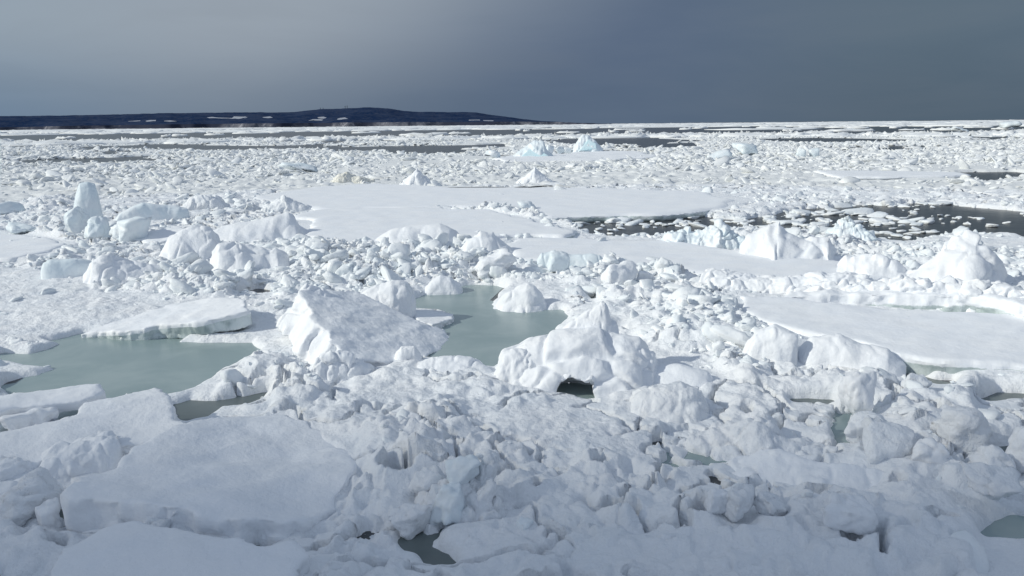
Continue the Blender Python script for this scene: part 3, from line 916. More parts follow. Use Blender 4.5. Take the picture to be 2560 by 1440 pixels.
block('ice_block', 'smooth ice nugget beside the jagged lump at the lower left', 'ice block', 128, 1328, 48, 55, 0.8, 0.15, (0.1, -0.1, 0.5), 23, SNOW, 4, 4, 8.0)
block('ice_block', 'square snow block at the left edge above the rounded block', 'ice block', 35, 1205, 75, 42, 0.8, 0.2, (0.1, -0.15, 0.4), 24, SNOW, 4, 4, 9.0)
# lower middle heap
mound('rubble_heap', 'craggy heap of ice blocks at the lower middle', 'ice heap',
      [(985, 1300), (1025, 1240), (1070, 1210), (1130, 1192), (1180, 1188), (1240, 1205), (1262, 1235), (1290, 1275), (1345, 1325)], 1335, 0.1, 0.9, 0.6, 1.4, 1.4, 80, 48, SNOWR, 0.14, 2.4, 15.5, 0.9)
for i, (cx, by, w, h, dz, rt, lb) in enumerate([
    (1078, 1272, 110, 78, 0.1, (0.1, 0.15, 0.3), 'flat-topped grey-white block at the left of the craggy heap'),
    (1158, 1215, 90, 62, 0.55, (0.2, -0.3, 0.2), 'tilted plate on the crest of the craggy heap'),
    (1222, 1235, 62, 90, 0.35, (0.1, 0.35, 0.5), 'upright pointed block on the crest of the craggy heap'),
    (1135, 1316, 95, 88, 0.1, (0.2, 0.1, 0.7), 'large faceted block at the foot of the craggy heap'),
    (1212, 1300, 58, 82, 0.12, (0, 0.25, 0.4), 'narrow standing block at the right foot of the craggy heap'),
    (1312, 1338, 46, 32, 0.12, (0, 0.1, 0.9), 'small block at the far right foot of the craggy heap'),
    (1020, 1330, 110, 50, 0.1, (0.1, 0.05, 0.2), 'low wide block left of the craggy heap')]):
    block('ice_block', lb, 'ice block', cx, by, w, h, 0.8, dz, rt, 31 + i, ICE if i % 2 else SNOWR, 4, 5, 12.0, 0.07)
# right foreground
mound('snow_hummock', 'long lumpy snow ridge arching over a dark pool at the lower right', 'hummock',
      [(1630, 1125), (1662, 1090), (1730, 1080), (1790, 1068), (1850, 1058), (1895, 1040), (1932, 1048), (1965, 1085), (2050, 1108), (2100, 1140)], 1150, 0.1, 0.8, 0.9, 1.7, 1.8, 90, 40, SNOWR, 0.12, 1.7, 16.1, 0.8)
mound('snow_hummock', 'broad rounded snow mound in front of the small dark pool at the lower right', 'hummock',
      [(1790, 1190), (1815, 1155), (1840, 1140), (1900, 1122), (1941, 1117), (1994, 1132), (2040, 1146), (2106, 1147), (2165, 1160), (2250, 1190)], 1245, 0.1, 1.2, 0.55, 1.4, 1.3, 80, 40, SNOW, 0.08, 1.3, 17.9, 0.5)
for i, (cx, by, w, h, dp, rt, lb) in enumerate([
    (2140, 1040, 85, 104, 0.8, (0.05, 0.1, 0.3), 'tall icicled ice block standing over the dark pool at the right'),
    (2160, 1102, 104, 62, 0.7, (0.1, -0.1, 0.2), 'lobed snow chunk lying in the dark pool at the right'),
    (2218, 1158, 118, 86, 0.8, (0.15, 0.2, 0.35), 'angular snow block with a steep shaded right face, right of the pool'),
    (2312, 1168, 80, 60, 0.8, (0.1, -0.1, 0.6), 'rounded snow block right of the angular block'),
    (2405, 1130, 120, 96, 0.8, (0.1, 0.1, 0.2), 'large snow block with a ribbed side near the right edge'),
    (2490, 1198, 88, 66, 0.9, (0.2, 0.3, 0.6), 'sharp-cornered tilted ice cube near the right edge'),
    (2570, 1180, 100, 100, 0.8, (0.1, 0.05, 0.2), 'dark-sided ice block cut by the right edge of the picture'),
    (2480, 1255, 130, 60, 0.8, (0.1, 0.1, 0.3), 'jumbled snow block below the tilted cube at the right edge'),
    (2290, 985, 66, 46, 0.8, (0.1, 0.1, 0.3), 'small round block beside the dark gap below the wide floe'),
    (1795, 1278, 58, 48, 0.9, (0.1, 0.1, 0.2), 'leftmost of the three knobbly blocks in a row at the lower right'),
    (1852, 1290, 82, 62, 0.9, (0.1, -0.1, 0.5), 'middle of the three knobbly blocks in a row at the lower right'),
    (1925, 1284, 78, 44, 0.9, (0.1, 0.2, 0.8), 'rightmost of the three knobbly blocks in a row at the lower right'),
    (2130, 1330, 120, 60, 0.9, (0.1, 0.1, 0.2), 'pitted snow block in the bottom right rubble')]):
    block('ice_block', lb, 'ice block', cx, by, w, h * 0.9, dp, 0.46 if by > 1230 else 0.26, rt, 51 + i, SNOWR if i % 3 else SNOW, 4, 5, 8.0, 0.10, nscale=1.9)
# right middle distance
mound('pressure_ridge', 'lumpy rounded ice wall along the near edge of the floe right of centre', 'ice wall',
      [(1735, 712), (1760, 678), (1800, 674), (1850, 684), (1906, 690), (1994, 694), (2047, 683), (2117, 677), (2175, 690), (2200, 735)], 742, 0.12, 0.7, 1.0, 2.6, 2.6, 120, 40, SNOW, 0.12, 1.5, 18.3, 0.7)
mound('pressure_ridge', 'lumpy white ice ridge on top of the low dripping wall at the right edge', 'ice ridge',
      [(1960, 740), (2020, 712), (2100, 706), (2200, 704), (2260, 694), (2330, 704), (2400, 696), (2460, 708), (2520, 718), (2580, 732), (2680, 775)], 752, 0.55, 0.42, 1.4, 1.5, 2.0, 150, 40, SNOW, 0.20, 1.5, 52.3, 0.7, foot=False)
mound('snow_hummock', 'low white hump left of the whale-backed mound at the right', 'hummock',
      [(2080, 700), (2092, 664), (2113, 640), (2187, 631), (2240, 648), (2290, 680), (2310, 715)], 716, 0.15, 1.3, 1.0, 1.3, 1.2, 60, 36, SNOW, 0.13, 1.2, 19.2, 0.6)
mound('snow_hummock', 'tall whale-backed ice mound at the far right above the dripping wall', 'hummock',
      [(2170, 735), (2240, 690), (2300, 658), (2340, 625), (2362, 596), (2390, 584), (2420, 582), (2447, 596), (2469, 624), (2511, 663), (2508, 695), (2530, 735)], 742, 0.2, 2.2, 1.6, 1.25, 1.15, 80, 44, SNOW, 0.20, 0.7, 20.8, 0.55)
mound('snow_hummock', 'smooth high snow mound rising behind the floe right of centre, beside the dark lead', 'hummock',
      [(1815, 652), (1845, 622), (1871, 580), (1906, 560), (1950, 545), (1966, 572), (2012, 588), (2054, 592), (2074, 592), (2083, 626), (2105, 655)], 668, 0.3, 2.8, 1.6, 1.15, 1.05, 80, 40, SNOW, 0.20, 0.7, 21.4, 0.5)
mound('rubble_heap', 'knobbly white ice heap on the near bank of the dark lead', 'ice heap',
      [(1630, 614), (1668, 580), (1700, 568), (1735, 576), (1762, 564), (1800, 556), (1838, 574), (1890, 614)], 620, 0.3, 1.1, 0.8, 1.5, 1.4, 90, 44, ICE, 0.26, 1.3, 22.9, 0.9)
mound('rubble_heap', 'pointed white ice heap jutting into the dark lead at the right', 'ice heap',
      [(2052, 602), (2072, 570), (2108, 539), (2142, 553), (2173, 571), (2192, 602)], 606, 0.2, 1.1, 0.9, 1.4, 1.3, 80, 44, ICE, 0.24, 1.3, 23.3, 0.9)
mound('snow_hummock', 'tent-shaped snow peak at the left end of the floe right of centre', 'hummock',
      [(1150, 625), (1168, 598), (1201, 578), (1232, 583), (1256, 601), (1300, 632)], 645, 0.3, 1.1, 0.9, 1.7, 1.4, 60, 36, SNOW, 0.09, 1.0, 24.1, 0.5)
block('ice_block', 'blunt leaning ice block in front of the tent-shaped snow peak', 'ice block', 1236, 698, 112, 66, 0.8, 0.2, (0.1, -0.38, 0.2), 71, SNOW, 4, 4, 10.0)
mound('ice_bar', 'long bluish bar of ice on the near edge of the floe right of centre', 'ice block',
      [(1342, 654), (1352, 632), (1392, 628), (1430, 637), (1480, 633), (1502, 639), (1510, 656)], 660, 0.4, 0.35, 0.5, 2.6, 2.8, 60, 30, ICE, 0.05, 1.3, 25.1, 0.5)
block('ice_boulder', 'large round sunlit ice boulder at the far end of the rubble ridge', 'ice boulder', 1550, 720, 98, 62, 0.85, 0.3, (0.05, 0.1, 0.3), 72, SNOW, 4, 3, 5.5, 0.05)
block('ice_boulder', 'small round ice boulder right of the large round sunlit one', 'ice boulder', 1606, 708, 40, 32, 0.85, 0.35, (0.05, 0.1, 0.3), 73, SNOW, 4, 3, 6.0, 0.05)
block('ice_boulder', 'round ice ball above the pond shore left of the large round boulder', 'ice boulder', 1396, 678, 62, 48, 0.85, 0.35, (0.05, 0.1, 0.3), 74, ICE, 4, 3, 6.0, 0.06)
# left middle distance
mound('ice_spire', 'tall upright ice spire standing at the left, flat topped', 'ice spire',
      [(178, 575), (184, 520), (187, 488), (198, 458), (218, 454), (238, 459), (246, 490), (256, 530), (270, 575)], 580, 0.2, 0.75, 0.55, 2.2, 3.6, 56, 40, ICE, 0.05, 1.1, 26.2, 0.3)
block('ice_boulder', 'egg-shaped ice slab leaning against the foot of the tall spire', 'ice boulder', 202, 590, 58, 64, 0.5, 0.3, (0.1, -0.45, 0.2), 75, ICE, 4, 3, 5.0, 0.04)
block('ice_boulder', 'round ice boulder at the right foot of the tall spire', 'ice boulder', 248, 600, 56, 52, 0.85, 0.3, (0.05, 0.2, 0.3), 76, ICE, 4, 4, 6.0, 0.07)
mound('ice_block', 'long flat ice block with a dark hollow under its right end, right of the spire', 'ice block',
      [(280, 556), (298, 532), (330, 516), (357, 507), (400, 512), (440, 515), (470, 519), (474, 532)], 556, 0.2, 0.7, 0.9, 2.6, 3.4, 60, 34, ICE, 0.06, 0.9, 27.3, 0.4)
block('ice_boulder', 'dimpled ice boulder below the long flat block, greenish underneath', 'ice boulder', 328, 612, 92, 60, 0.8, 0.2, (0.05, 0.1, 0.2), 77, ICE, 4, 3, 7.0, 0.07)
mound('ice_block', 'snow-topped ice block with an undercut pale green front, below the leaning slab', 'ice block',
      [(395, 640), (420, 590), (450, 572), (490, 562), (530, 567), (548, 592), (552, 640)], 652, 0.15, 1.3, 0.9, 1.3, 2.2, 56, 36, SNOW, 0.08, 1.0, 28.1, 0.5)
mound('snow_hummock', 'wedge-shaped snow mass with a steep right end in the left middle', 'hummock',
      [(520, 655), (545, 606), (600, 604), (640, 617), (690, 619), (716, 634), (738, 680)], 686, 0.15, 1.5, 1.3, 1.3, 1.9, 64, 36, SNOW, 0.10, 1.0, 29.9, 0.5)
mound('ice_block', 'rectangular bluish ice block lying on snow at the left', 'ice block',
      [(100, 698), (104, 660), (125, 648), (190, 645), (216, 650), (238, 655), (244, 690)], 702, 0.2, 0.45, 0.6, 3.0, 4.5, 56, 32, ICE, 0.05, 1.2, 30.7, 0.4)
mound('snow_hummock', 'overhanging rounded snow heap right of the rectangular bluish block', 'hummock',
      [(205, 695), (230, 646), (275, 632), (320, 648), (380, 658), (406, 672), (418, 705)], 712, 0.2, 1.1, 1.0, 1.5, 2.0, 60, 34, SNOW, 0.11, 1.2, 31.5, 0.7)
mound('snow_hummock', 'long sloping snow wedge ending in a sharp right corner, above the middle rubble', 'hummock',
      [(490, 592), (560, 562), (640, 548), (722, 529), (738, 538), (745, 560), (800, 594)], 600, 0.3, 1.8, 1.2, 1.2, 1.2, 64, 34, SNOW, 0.09, 0.9, 32.2, 0.4)
mound('rubble_heap', 'low crumbled snow heap on the left end of the long far floe', 'ice heap',
      [(650, 522), (680, 505), (712, 489), (740, 500), (795, 520)], 524, 0.4, 1.0, 1.0, 1.9, 1.5, 60, 34, SNOWR, 0.14, 1.0, 33.9, 0.7)
mound('rubble_heap', 'rounded snow heap between the long flat block and the far floe', 'ice heap',
      [(450, 522), (478, 492), (510, 484), (550, 494), (580, 518)], 526, 0.3, 1.1, 1.0, 2.0, 1.7, 60, 34, SNOWR, 0.16, 0.9, 34.4, 0.7)
mound('snow_drift', 'blurred snow drift swelling on the near edge of the middle floe', 'snow drift',
      [(930, 606), (975, 575), (1040, 562), (1100, 555), (1140, 575), (1165, 606)], 612, 0.4, 1.4, 1.4, 1.8, 1.3, 60, 34, SNOW, 0.10, 0.8, 35.1, 0.4)
block('ice_block', 'pale block cut by the left edge, level with the spire', 'ice block', 18, 540, 60, 30, 0.8, 0.2, (0.1, 0.1, 0.3), 78, ICE, 3)
block('ice_block', 'small pyramid of ice at the left edge of the flat left floe', 'ice block', 62, 588, 62, 28, 0.8, 0.3, (0.1, 0.35, 0.3), 79, ICE, 3)
block('ice_block', 'grey-topped block standing on the rim between the two middle floes', 'ice block', 1316, 524, 52, 20, 0.7, 0.45, (0.05, 0.05, 0.2), 80, ICE, 3)

# ------------------------------------------------------------------ far peaks
def blue_face(root, px, low, apex, front, thick=0.5):
    """a bare face: its foot just ahead of the peak's foot, its apex leaning back on the slope"""
    yr = root.location[1]
    def at(p, y):
        d = ray(p[0], p[1]); return CAM + d * (y / d[1])
    A = [at(low[0], yr - 1.08 * front), at(low[1], yr - 1.08 * front), at(apex, yr - 0.50 * front)]
    n = np.cross(A[1] - A[0], A[2] - A[0]); n /= np.linalg.norm(n)
    if n @ (CAM - A[0]) < 0: n = -n
    a = np.array(px, float)
    P = onplane(a[:, 0], a[:, 1], A[0], n)
    P = P if np.cross(P[1] - P[0], P[2] - P[0]) @ n > 0 else P[::-1]
    V, polys = extrude_poly(P, -n * thick)
    V, Nn, F = remeshed(V, polys, 0.10, 2)
    V = add_noise(V, Nn, 0.03, 0.8, 3, 4.0)
    o = link('blue_face', mesh_from('blue_face', V - np.array(root.location), F), BLUE, root)
    o['label'] = 'bare blue triangular face'
    return o
b1 = mound('ice_peak', 'left of the two distant blue ice peaks, with a low blue triangle', 'ice peak',
           [(1278, 392), (1302, 373), (1324, 356), (1338, 350), (1360, 352), (1366, 372), (1385, 392)], 392, 0.6, 2.2, 2.4, 1.6, 1.4, 56, 36, ICE, 0.22, 0.45, 40.1, 0.3, sink=0.3)
blue_face(b1, [(1304, 389), (1322, 374), (1336, 369), (1352, 376), (1372, 389), (1345, 393), (1318, 393)], [(1304, 391), (1372, 391)], (1338, 368), 2.2)
b2 = mound('ice_peak', 'right of the two distant blue ice peaks, the taller one', 'ice peak',
           [(1428, 382), (1438, 362), (1446, 344), (1455, 336), (1470, 337), (1488, 350), (1503, 367), (1512, 382)], 381, 0.6, 1.9, 2.2, 1.6, 1.5, 56, 36, ICE, 0.16, 0.45, 41.7, 0.2, sink=0.3)
blue_face(b2, [(1446, 378), (1462, 360), (1470, 347), (1490, 358), (1492, 371), (1472, 374)], [(1446, 378), (1492, 375)], (1470, 347), 1.9)
for i, (cx, by, w, h, lb) in enumerate([
    (1374, 389, 22, 26, 'white fang of ice between the two blue peaks, nearer the left one'),
    (1400, 386, 24, 20, 'second white fang between the two blue peaks'),
    (1418, 383, 20, 14, 'small white tooth at the foot of the taller blue peak'),
    (1238, 396, 40, 22, 'pale blue-white block left of the two blue peaks'),
    (1795, 399, 62, 26, 'bluish tilted slab far off, right of the blue peaks'),
    (1862, 386, 64, 28, 'pale blue tilted plate far off, right of the bluish slab'),
    (2002, 393, 22, 22, 'left of two thin ice shards leaning apart far off'),
    (2036, 393, 26, 22, 'right of two thin ice shards leaning apart far off'),
    (745, 431, 96, 24, 'long pale wedge of ice far off at the left'),
    (2400, 332, 40, 14, 'distant ice block on the right horizon'),
    (2530, 322, 46, 18, 'white ice stack near the right end of the horizon')]):
    block('ice_block', lb, 'ice block', cx, by, w, h, 0.8, 0.45, (0.2, (0.35, -0.3, 0.2)[i % 3], 0.3), 90 + i, ICE, 3, 5, 14.0, 0.05, foot=False)
mound('ice_peak', 'white pyramid of ice behind the long far floe, left of its twin', 'ice peak',
      [(998, 460), (1020, 442), (1034, 428), (1043, 419), (1056, 434), (1090, 460)], 461, 0.4, 1.6, 1.6, 1.4, 1.1, 50, 34, SNOW, 0.16, 0.8, 42.9, 0.6)
mound('ice_peak', 'white pyramid of ice behind the long far floe, below the blue peaks', 'ice peak',
      [(1290, 456), (1314, 438), (1328, 423), (1337, 415), (1350, 428), (1384, 454)], 456, 0.4, 1.6, 1.6, 1.4, 1.1, 50, 34, SNOW, 0.14, 0.8, 43.3, 0.5)
mound('rubble_heap', 'yellowish dirty ice heap behind the left end of the long far floe', 'ice heap',
      [(825, 454), (845, 436), (868, 430), (900, 438), (935, 452)], 455, 0.35, 1.4, 1.4, 1.8, 1.6, 56, 34,
      snow_mat('stained_ice', (0.81, 0.80, 0.75), (0.75, 0.74, 0.67), None), 0.25, 0.9, 44.5, 0.8)

# ------------------------------------------------------------------ the pack-ice ground (near)
NT, NR = 680, 860
RA, RB = 8.2, 78.0
th = np.radians(np.linspace(-41, 41, NT))
rr = RA * (RB / RA) ** np.linspace(0, 1, NR)
RR, TH = np.meshgrid(rr, th, indexing='ij')
XX, YY = RR * np.sin(TH), RR * np.cos(TH)
dth = th[1] - th[0]; dlr = math.log(RB / RA) / (NR - 1)

wx = 0.22 * fbm2(XX, YY, 0.8, 3, 3.1); wy = 0.22 * fbm2(XX, YY, 0.8, 3, 8.7)
wx2 = 0.22 * fbm2(XX, YY, 0.25, 4, 3.1); wy2 = 0.22 * fbm2(XX, YY, 0.25, 4, 8.7)
dW = np.full(XX.shape, -5.0)
for k, p in enumerate(WATER):
    kk = 1.0 if k != 12 else 4.5
    dW = np.maximum(dW, sdist_box(XX + kk * (wx if k != 12 else wx2), YY + kk * (wy if k != 12 else wy2), p, 5.0))
dF = np.full(XX.shape, -3.0)
for p in FLAT:
    dF = np.maximum(dF, sdist_box(XX, YY, p, 3.0))
dS = np.full(XX.shape, -2.0)
for p in SOFT:
    dS = np.maximum(dS, sdist_box(XX, YY, p, 2.0))
dR = np.full(XX.shape, -3.0)
for p in RIDGE:
    dR = np.maximum(dR, sdist_box(XX, YY, p, 3.0))

dO = np.full(XX.shape, -1.5)
for p in FOOT:
    dO = np.maximum(dO, sdist_box(XX, YY, p, 1.5))

def splat(Hh, n, rlo, rhi, smin, smax, hmin, hmax, acc, seed, tilt=0.35):
    r = np.random.default_rng(seed)
    done = 0
    tries = 0
    while done < n and tries < n * 6:
        tries += 1
        R_ = math.sqrt(r.uniform(rlo ** 2, rhi ** 2)); T_ = r.uniform(-0.70, 0.70)
        i0 = int(math.log(R_ / RA) / dlr); j0 = int((T_ - th[0]) / dth)
        if not (0 <= i0 < NR and 0 <= j0 < NT) or r.random() > acc[i0, j0]:
            continue
        a = smin * (smax / smin) ** (r.random() ** 1.6)
        b = a * r.uniform(0.55, 1.0)
        m = a * 1.5
        i1, i2 = max(0, int(i0 - m / R_ / dlr) - 1), min(NR, int(i0 + m / R_ / dlr) + 2)
        j1, j2 = max(0, int(j0 - m / R_ / dth) - 1), min(NT, int(j0 + m / R_ / dth) + 2)
        x = XX[i1:i2, j1:j2] - R_ * math.sin(T_); y = YY[i1:i2, j1:j2] - R_ * math.cos(T_)
        al = r.uniform(0, math.pi); c, s = math.cos(al), math.sin(al)
        u = (x * c + y * s) / a; v = (-x * s + y * c) / b
        pw = r.choice([2.2, 3.0, 5.0])
        qv = (np.abs(u) ** pw + np.abs(v) ** pw) ** (1 / pw)
        h = r.uniform(hmin, hmax) * (0.5 + 0.5 * min(1.0, a / 0.5))
        z = h + (u * r.normal() + v * r.normal()) * tilt * h
        edge = np.clip((1.12 - qv) / 0.26, 0, 1)
        edge = edge * edge * (3 - 2 * edge)
        sub = Hh[i1:i2, j1:j2]
        np.maximum(sub, z * edge, out=sub)
        done += 1
    return done

def blur(A, it):
    for _ in range(it):
        A = A.copy()
        A[1:-1] = (A[:-2] + 2 * A[1:-1] + A[2:]) / 4
        A[:, 1:-1] = (A[:, :-2] + 2 * A[:, 1:-1] + A[:, 2:]) / 4
    return A

flatm = sstep(-0.5, 0.1, dF); softm = sstep(-0.6, 0.5, dS); ridgem = sstep(-0.6, 0.8, dR)
base = 0.26 + 0.10 * fbm2(XX, YY, 0.22, 3, 1.0) + 0.05 * fbm2(XX, YY, 0.9, 3, 5.0)
lump = np.zeros_like(XX)
acc = np.clip(0.75 - flatm - 0.85 * softm + 0.6 * ridgem, 0.0, 1)
acc = acc * (dW < 0.1) * (1 - 0.85 * sstep(-0.6, 0.0, dO))
splat(lump, 380, 9, 30, 0.35, 1.1, 0.08, 0.30, acc, 11)
splat(lump, 3800, 9, 30, 0.08, 0.34, 0.06, 0.26, acc, 12)
splat(lump, 1500, 28, 77, 0.45, 1.3, 0.10, 0.34, acc, 13)
splat(lump, 5200, 28, 77, 0.16, 0.5, 0.08, 0.26, acc, 14)
lump = blur(lump, 2)
soft = blur(lump, 14)
lump = lump * 0.8 + soft * 0.4
ridge = ridgem * (0.24 + 0.22 * fbm2(XX, YY, 0.5, 3, 2.2))
rho = np.clip(1 - flatm - 0.9 * softm, 0, 1) * (0.07 + 0.93 * sstep(-0.12, 0.36, fbm2(XX, YY, 0.30, 3, 41.0))) * (1 - 0.8 * sstep(-0.15, 0.2, dO))
rho = np.maximum(rho, ridgem * 1.15 * (1 - flatm))
nearw = sstep(30, 22, RR)
c1 = crumb(XX, YY, 0.95, 3); c2 = crumb(XX, YY, 0.42, 11); c3 = crumb(XX, YY, 0.19, 23); c4 = crumb(XX, YY, 1.9, 31)
c1 = c1 - 0.5 * sstep(17, 12, RR) * sstep(-0.42, -0.55, c1)
boost = 0.58 + 0.85 * sstep(17.5, 12.5, RR)
rub = boost * nearw * (0.13 * c1 + 0.10 * c2 + 0.05 * c3) + (1 - nearw) * (0.12 * c4 + 0.20 * c1 + 0.16 * c2)
rub = np.where(RR < 30, 0.35 * rub + 0.65 * blur(rub, 4), 0.7 * rub + 0.3 * blur(rub, 2))
H = base + lump * (0.55 - 0.45 * softm) + ridge + rho * rub + 0.025 * (1 - flatm) * c2
# cracks between lumps fall to the waterline here and there
crk = np.abs(fbm2(XX, YY, 0.55, 4, 21.0))
crk2 = fbm2(XX, YY, 0.13, 2, 33.0)
gap = sstep(0.085, 0.0, crk) * sstep(-0.10 - 0.2 * sstep(20, 14, RR), 0.16 - 0.2 * sstep(20, 14, RR), crk2) * (1 - flatm) * (1 - softm)
H = H - gap * 0.85
mic = 0.028 * fbm2(XX, YY, 3.2, 4, 4.4, 0.55) + 0.02 * np.abs(fbm2(XX, YY, 1.7, 3, 6.6))
H = H + mic * (1 - 0.8 * flatm)
wm = (dW > -0.1).astype(float)
cs = np.concatenate([np.zeros((1, NT)), np.cumsum(wm, 0)], 0)
nst = np.clip((1.7 / RR[:, 0] / dlr).astype(int), 1, 200)
hi = np.minimum(np.arange(NR) + nst, NR)
nf = blur(((cs[hi] - cs[np.arange(NR)]) > 0).astype(float), 6) * (RR < 34)
H = H * (1 - nf) + np.minimum(H, 0.17 + 0.25 * np.maximum(H - 0.17, 0)) * nf
# drifted flats
fl = 0.36 + 0.05 * fbm2(XX * 0.5, YY, 0.35, 3, 9.0)
H = H * (1 - flatm) + fl * flatm
inO = sstep(0.10, 0.40, dO)
H = np.where(dO > -0.5, np.minimum(H, 0.55 - 0.25 * sstep(-0.5, 0.1, dO)), H)
H = H * (1 - inO) + np.minimum(H, 0.10) * inO
# water edges: a rounded, slightly proud snow lip dropping to the waterline
lip = np.clip(-dW / 0.34, 0, 1)
prof = np.sqrt(np.clip(1 - (1 - lip) ** 2, 0, 1))
near = sstep(1.6, 0.0, -dW)
Hl = H * (1 - 0.35 * near)
H = np.where(dW > 0, -0.25 - 0.3 * np.clip(dW, 0, 0.5), -0.25 + (Hl + 0.25) * prof)
# pits and crevices between the near lumps
PITS = [(2096, 1263, 2122, 1304), (2110, 1332, 2142, 1350), (2192, 1318, 2214, 1376), (1730, 1256, 1766, 1282), (1930, 1275, 1960, 1300), (2322, 1293, 2386, 1310),
        (2512, 1220, 2560, 1250), (2300, 1114, 2364, 1130), (1232, 1150, 1300, 1172), (1334, 1182, 1350, 1200), (955, 1150, 1042, 1182), (1030, 1370, 1092, 1400), (1080, 1410, 1126, 1436),
        (1860, 1000, 1884, 1014), (1660, 1040, 1760, 1062), (2020, 960, 2060, 975), (2230, 1180, 2262, 1200), (1480, 1130, 1520, 1144), (1120, 1090, 1150, 1106),
        (620, 975, 672, 992), (700, 930, 730, 946), (2030, 1215, 2075, 1230), (1880, 1215, 1918, 1228), (20, 1120, 60, 1136), (120, 1330, 160, 1350)]
dP = np.full(XX.shape, -1.0)
px2 = 0.10 * fbm2(XX, YY, 3.0, 3, 13.1); py2 = 0.16 * fbm2(XX, YY, 2.2, 3, 18.7)
for (a0, b0, a1, b1) in PITS:
    ca, cb, ra, rb = (a0 + a1) / 2, (b0 + b1) / 2, (a1 - a0) / 2, (b1 - b0) / 2
    an = np.linspace(0, 2 * math.pi, 14, endpoint=False)
    dP = np.maximum(dP, sdist_box(XX + px2, YY + py2, G(ca + ra * np.cos(an), cb + 4 + rb * 1.15 * np.sin(an), 0.35)[:, :2], 1.0))
pit = sstep(-0.07, 0.07, dP)
rim = sstep(-0.40, -0.12, dP) * (1 - pit)
H = np.where(dW > -0.4, H, H + 0.09 * rim * (1 - flatm) - (0.62 + 0.3 * sstep(0, 0.2, dP)) * pit)
V = np.stack([XX, YY, H], -1).reshape(-1, 3)
F = grid_faces(NR, NT)[:, ::-1]
F = F[(V[F][:, :, 2] > -0.24).any(1)]
V, F = compact(V, F)
pack = link('pack_ice', mesh_from('pack_ice', V, F), SNOWR)
tag(pack, 'snow covered pack ice of frozen-together lumps around the grey ponds', None, kind='structure')

def ground(x, y):
    r = np.hypot(x, y); t = np.arctan2(x, y)
    i = np.clip(np.round(np.log(np.maximum(r, RA) / RA) / dlr).astype(int), 0, NR - 1)
    j = np.clip(np.round((t - th[0]) / dth).astype(int), 0, NT - 1)
    return H[i, j], dW[i, j], flatm[i, j], softm[i, j], ridgem[i, j], nf[i, j]

# ------------------------------------------------------------------ pack ice (far)
NT2, NR2 = 560, 300
th2 = np.radians(np.linspace(-40, 40, NT2))
rr2 = 74.0 * (400.0 / 74.0) ** np.linspace(0, 1, NR2)
R2, T2 = np.meshgrid(rr2, th2, indexing='ij')
X2, Y2 = R2 * np.sin(T2), R2 * np.cos(T2)
dW2 = np.full(X2.shape, -8.0)
w2x = 1.5 * fbm2(X2, Y2, 0.08, 3, 2.0)
for p in [grown(q, 5.0) for q in FAR_WATER] + [WATER[12]]:
    dW2 = np.maximum(dW2, sdist_box(X2 + w2x, Y2 + w2x * 2, p, 8.0))
dF2 = np.full(X2.shape, -8.0)
for p in FLATFAR + FLAT[:2]:
    dF2 = np.maximum(dF2, sdist_box(X2, Y2, p, 8.0))
flat2 = sstep(-1, 1, dF2)
flat2 = np.maximum(flat2, 0.9 * sstep(0.22, 0.5, fbm2(X2, Y2, 0.028, 2, 88.0)) * sstep(90, 130, R2))
hole = fbm2(X2, Y2, 0.035, 4, 12.0) + 0.35 * fbm2(X2, Y2, 0.16, 3, 14.0)
thr = np.interp(R2, [74, 150, 260, 320, 350, 385], [0.70, 0.50, 0.34, 0.26, 0.14, -0.6])
thr = thr + 0.3 * flat2
far_open = (hole > thr) | (dW2 > 0)
H2 = 0.30 + 0.16 * fbm2(X2, Y2, 0.12, 4, 7.0) + 0.16 * crumb(X2, Y2, 1.3, 51) * (1 - flat2) + 0.22 * crumb(X2, Y2, 3.4, 61) * (1 - flat2)
H2 = H2 * (1 - flat2) + 0.42 * flat2
soft_open = blur(far_open.astype(float), 2)
H2 = H2 - 0.9 * sstep(0.25, 0.7, soft_open)
V = np.stack([X2, Y2, H2], -1).reshape(-1, 3)
F = grid_faces(NR2, NT2)[:, ::-1]
F = F[(V[F][:, :, 2] > -0.1).any(1)]
V, F = compact(V, F)
tag(link('pack_ice', mesh_from('pack_ice', V, F), BRASH), 'distant sheet of pressed brash ice reaching to the open lead', None, kind='structure')

def ground2(x, y):
    r = np.hypot(x, y); t = np.arctan2(x, y)
    i = np.clip(np.round(np.log(r / 74.0) / math.log(400.0 / 74.0) * (NR2 - 1)).astype(int), 0, NR2 - 1)
    j = np.clip(np.round((t - th2[0]) / (th2[1] - th2[0])).astype(int), 0, NT2 - 1)
    return H2[i, j], far_open[i, j], flat2[i, j]


# ================================================================== LOOSE CHUNKS
CH_SRC = bpy.data.collections.new('chunk_shapes')
FAR_SRC = bpy.data.collections.new('far_chunk_shapes')
near_me = []
for k in range(14):
    r = np.random.default_rng(200 + k)
    V, F = chunk_shape(200 + k, 3, (1, r.uniform(0.55, 0.95), r.uniform(0.32, 0.62)), 9, r.choice([24.0, 40.0, 60.0]), 0.10, 3.2)
    m = mesh_from('chunk', V * 0.5, F); m.materials.append(CHUNK); near_me.append(m)
    m.polygons.foreach_set('use_smooth', np.ones(len(m.polygons), bool))
    CH_SRC.objects.link(bpy.data.objects.new('chunk_shape', m))
for k in range(12):
    r = np.random.default_rng(300 + k)
    V, F = chunk_shape(300 + k, 2, (1, r.uniform(0.6, 0.95), r.uniform(0.28, 0.6)), 8, 40.0, 0.12, 2.6)
    m = mesh_from('far_chunk', V * 0.5, F); m.materials.append(BRASH)
    m.polygons.foreach_set('use_smooth', np.ones(len(m.polygons), bool))
    FAR_SRC.objects.link(bpy.data.objects.new('far_chunk_shape', m))

